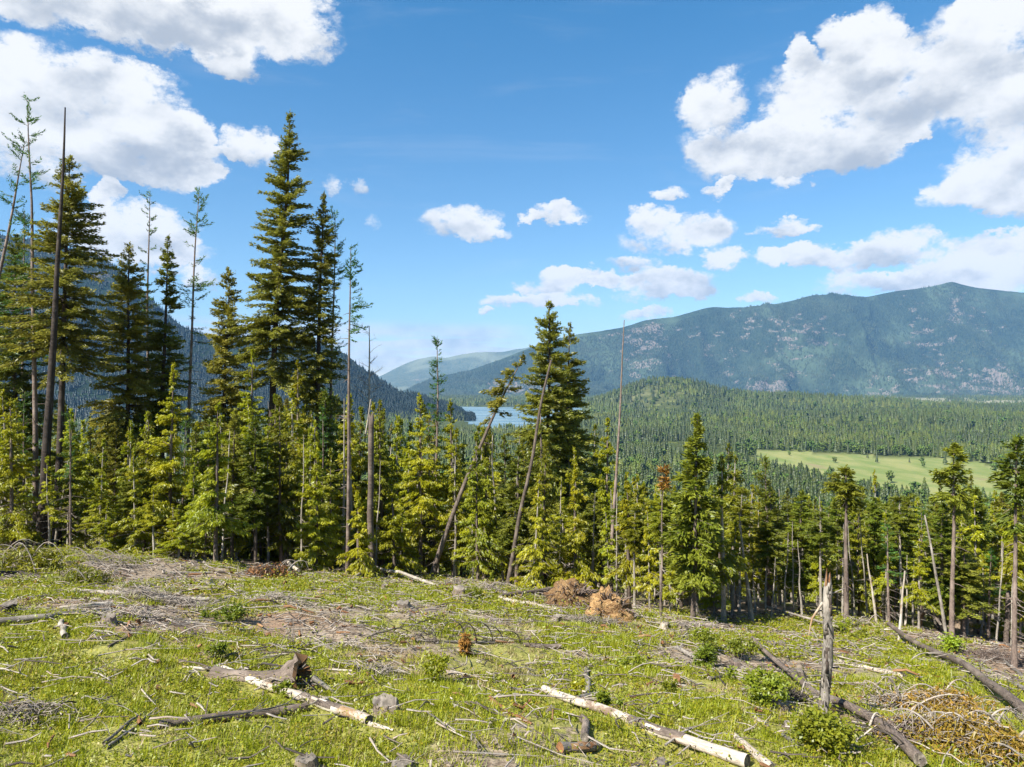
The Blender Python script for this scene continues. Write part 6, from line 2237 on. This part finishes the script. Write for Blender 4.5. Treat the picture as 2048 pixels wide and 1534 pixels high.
def debris():
    r = np.random.default_rng(920)
    for (mat, n, seed, nm) in ((M['twig'], 19000, 1, 'pale'), (M['bark'], 9000, 2, 'brown'), (M['rot'], 1800, 3, 'orange')):
        x, y = near_points(r, n)
        c = cover_mask(x, y)
        keep = r.uniform(0, 1, len(x)) < (1.05 - 0.70 * c) * (0.6 + 0.4 * sstep(12, 24, y))
        x, y = x[keep], y[keep]
        k = len(x)
        a = r.normal(0.25, 0.9, k)
        L = np.minimum(r.exponential(0.34, k) + 0.12, 1.6)
        if nm == 'orange':
            L *= 0.5
        P = []
        for s in (-.5, 0, .5):
            px_, py_ = x + np.cos(a) * L * s, y + np.sin(a) * L * s
            P.append(np.stack([px_, py_, height(px_, py_) + 0.03 + np.abs(r.normal(0, .05, k)) + 0.10 * c[keep]], -1))
        P = np.stack(P, 1) + r.normal(0, .02, (k, 3, 3))
        rr = (r.uniform(0.007, 0.024, k) + 0.00025 * y) * (2.2 if nm == 'orange' else 1)
        V, Q, uv = tubes(P, rr[:, None] * np.array([1, .85, .5])[None], 4 if nm == 'orange' else 3)
        o = link('debris', Buf().add(V, Q, uv).mesh('debris', [mat]))
        tag(o, {'pale': 'bleached twigs littering the clearing', 'brown': 'brown bark-covered twigs littering the clearing', 'orange': 'orange chips of rotten wood on the clearing'}[nm], kind='stuff')


debris()


def fallen_branches():
    """loose branches one can pick out, each its own object"""
    r = np.random.default_rng(930)
    shapes = []
    for k in range(9):
        K = 7
        s = np.linspace(0, 1, K)
        P = np.stack([s - 0.5, (fbm(s * 3 + k * 9, s * 0, 2, k) - .5) * 0.22, np.sin(s * np.pi) * r.uniform(0.0, 0.16)], -1)
        V, Q, uv = tubes(P, np.linspace(1, .35, K) * 0.014, 5)
        B = Buf().add(V, Q, uv)
        for q in range(3 + k % 3):
            i = r.integers(2, K - 1)
            d = np.array([r.uniform(.1, .3), r.choice([-1, 1]) * r.uniform(.08, .22), r.uniform(0, .14)])
            V, Q, uv = tubes(np.stack([P[i], P[i] + d * .5, P[i] + d]), np.array([.007, .005, .002]), 4)
            B.add(V, Q, uv)
        shapes.append(B.mesh('fallen_branch', [(M['twig'], M['grey_wood'], M['pale_wood'], M['twig_dark'])[k % 4]]))
    x, y = near_points(r, 900, 9, 46)
    c = cover_mask(x, y)
    keep = r.uniform(0, 1, len(x)) < 0.75 - 0.25 * c
    x, y = x[keep][:290], y[keep][:290]
    for i in range(len(x)):
        L = float(np.clip(r.lognormal(0.1, .5), .5, 3.0))
        a = r.normal(0.3, 1.0)
        o = link('fallen_branch', shapes[r.integers(9)])
        dz = gz(x[i] + math.cos(a) * L * .5, y[i] + math.sin(a) * L * .5) - gz(x[i] - math.cos(a) * L * .5, y[i] - math.sin(a) * L * .5)
        o.location = (x[i], y[i], 0.5 * (gz(x[i] + math.cos(a) * L * .45, y[i] + math.sin(a) * L * .45) + gz(x[i] - math.cos(a) * L * .45, y[i] - math.sin(a) * L * .45)) + 0.13)
        o.rotation_euler = (r.uniform(-.5, .5), -math.atan2(dz, L) + r.normal(0, .06), a)
        w = r.uniform(.8, 1.7)
        o.scale = (L, L ** .5 * w, L ** .5 * w)
        tag(o, 'loose dead branch lying on the clearing among many like it', 'branch', 'loose dead branches over the clearing')


fallen_branches()

# ------------------------------------------------------------------ the valley air
def build_haze():
    x0, x1, y0, y1, z0, z1 = -21000.0, 21000.0, -120.0, 19500.0, -90.0, 1720.0
    V = [(x, y, z) for x in (x0, x1) for y in (y0, y1) for z in (z0, z1)]
    B = Buf()
    B.add(V, [(0, 1, 3, 2), (4, 6, 7, 5), (0, 4, 5, 1), (2, 3, 7, 6), (0, 2, 6, 4), (1, 5, 7, 3)])
    m, b = new_mat('valley_air')
    v = b.n('ShaderNodeVolumePrincipled')
    v.inputs['Color'].default_value = (0.25, 0.55, 1.0, 1)
    v.inputs['Density'].default_value = 0.000032
    v.inputs['Anisotropy'].default_value = 0.0
    o = b.n('ShaderNodeOutputMaterial')
    b.t.links.new(v.outputs[0], o.inputs['Volume'])
    ob = link('haze', B.mesh('haze', [m]))
    tag(ob, kind='stuff')


build_haze()
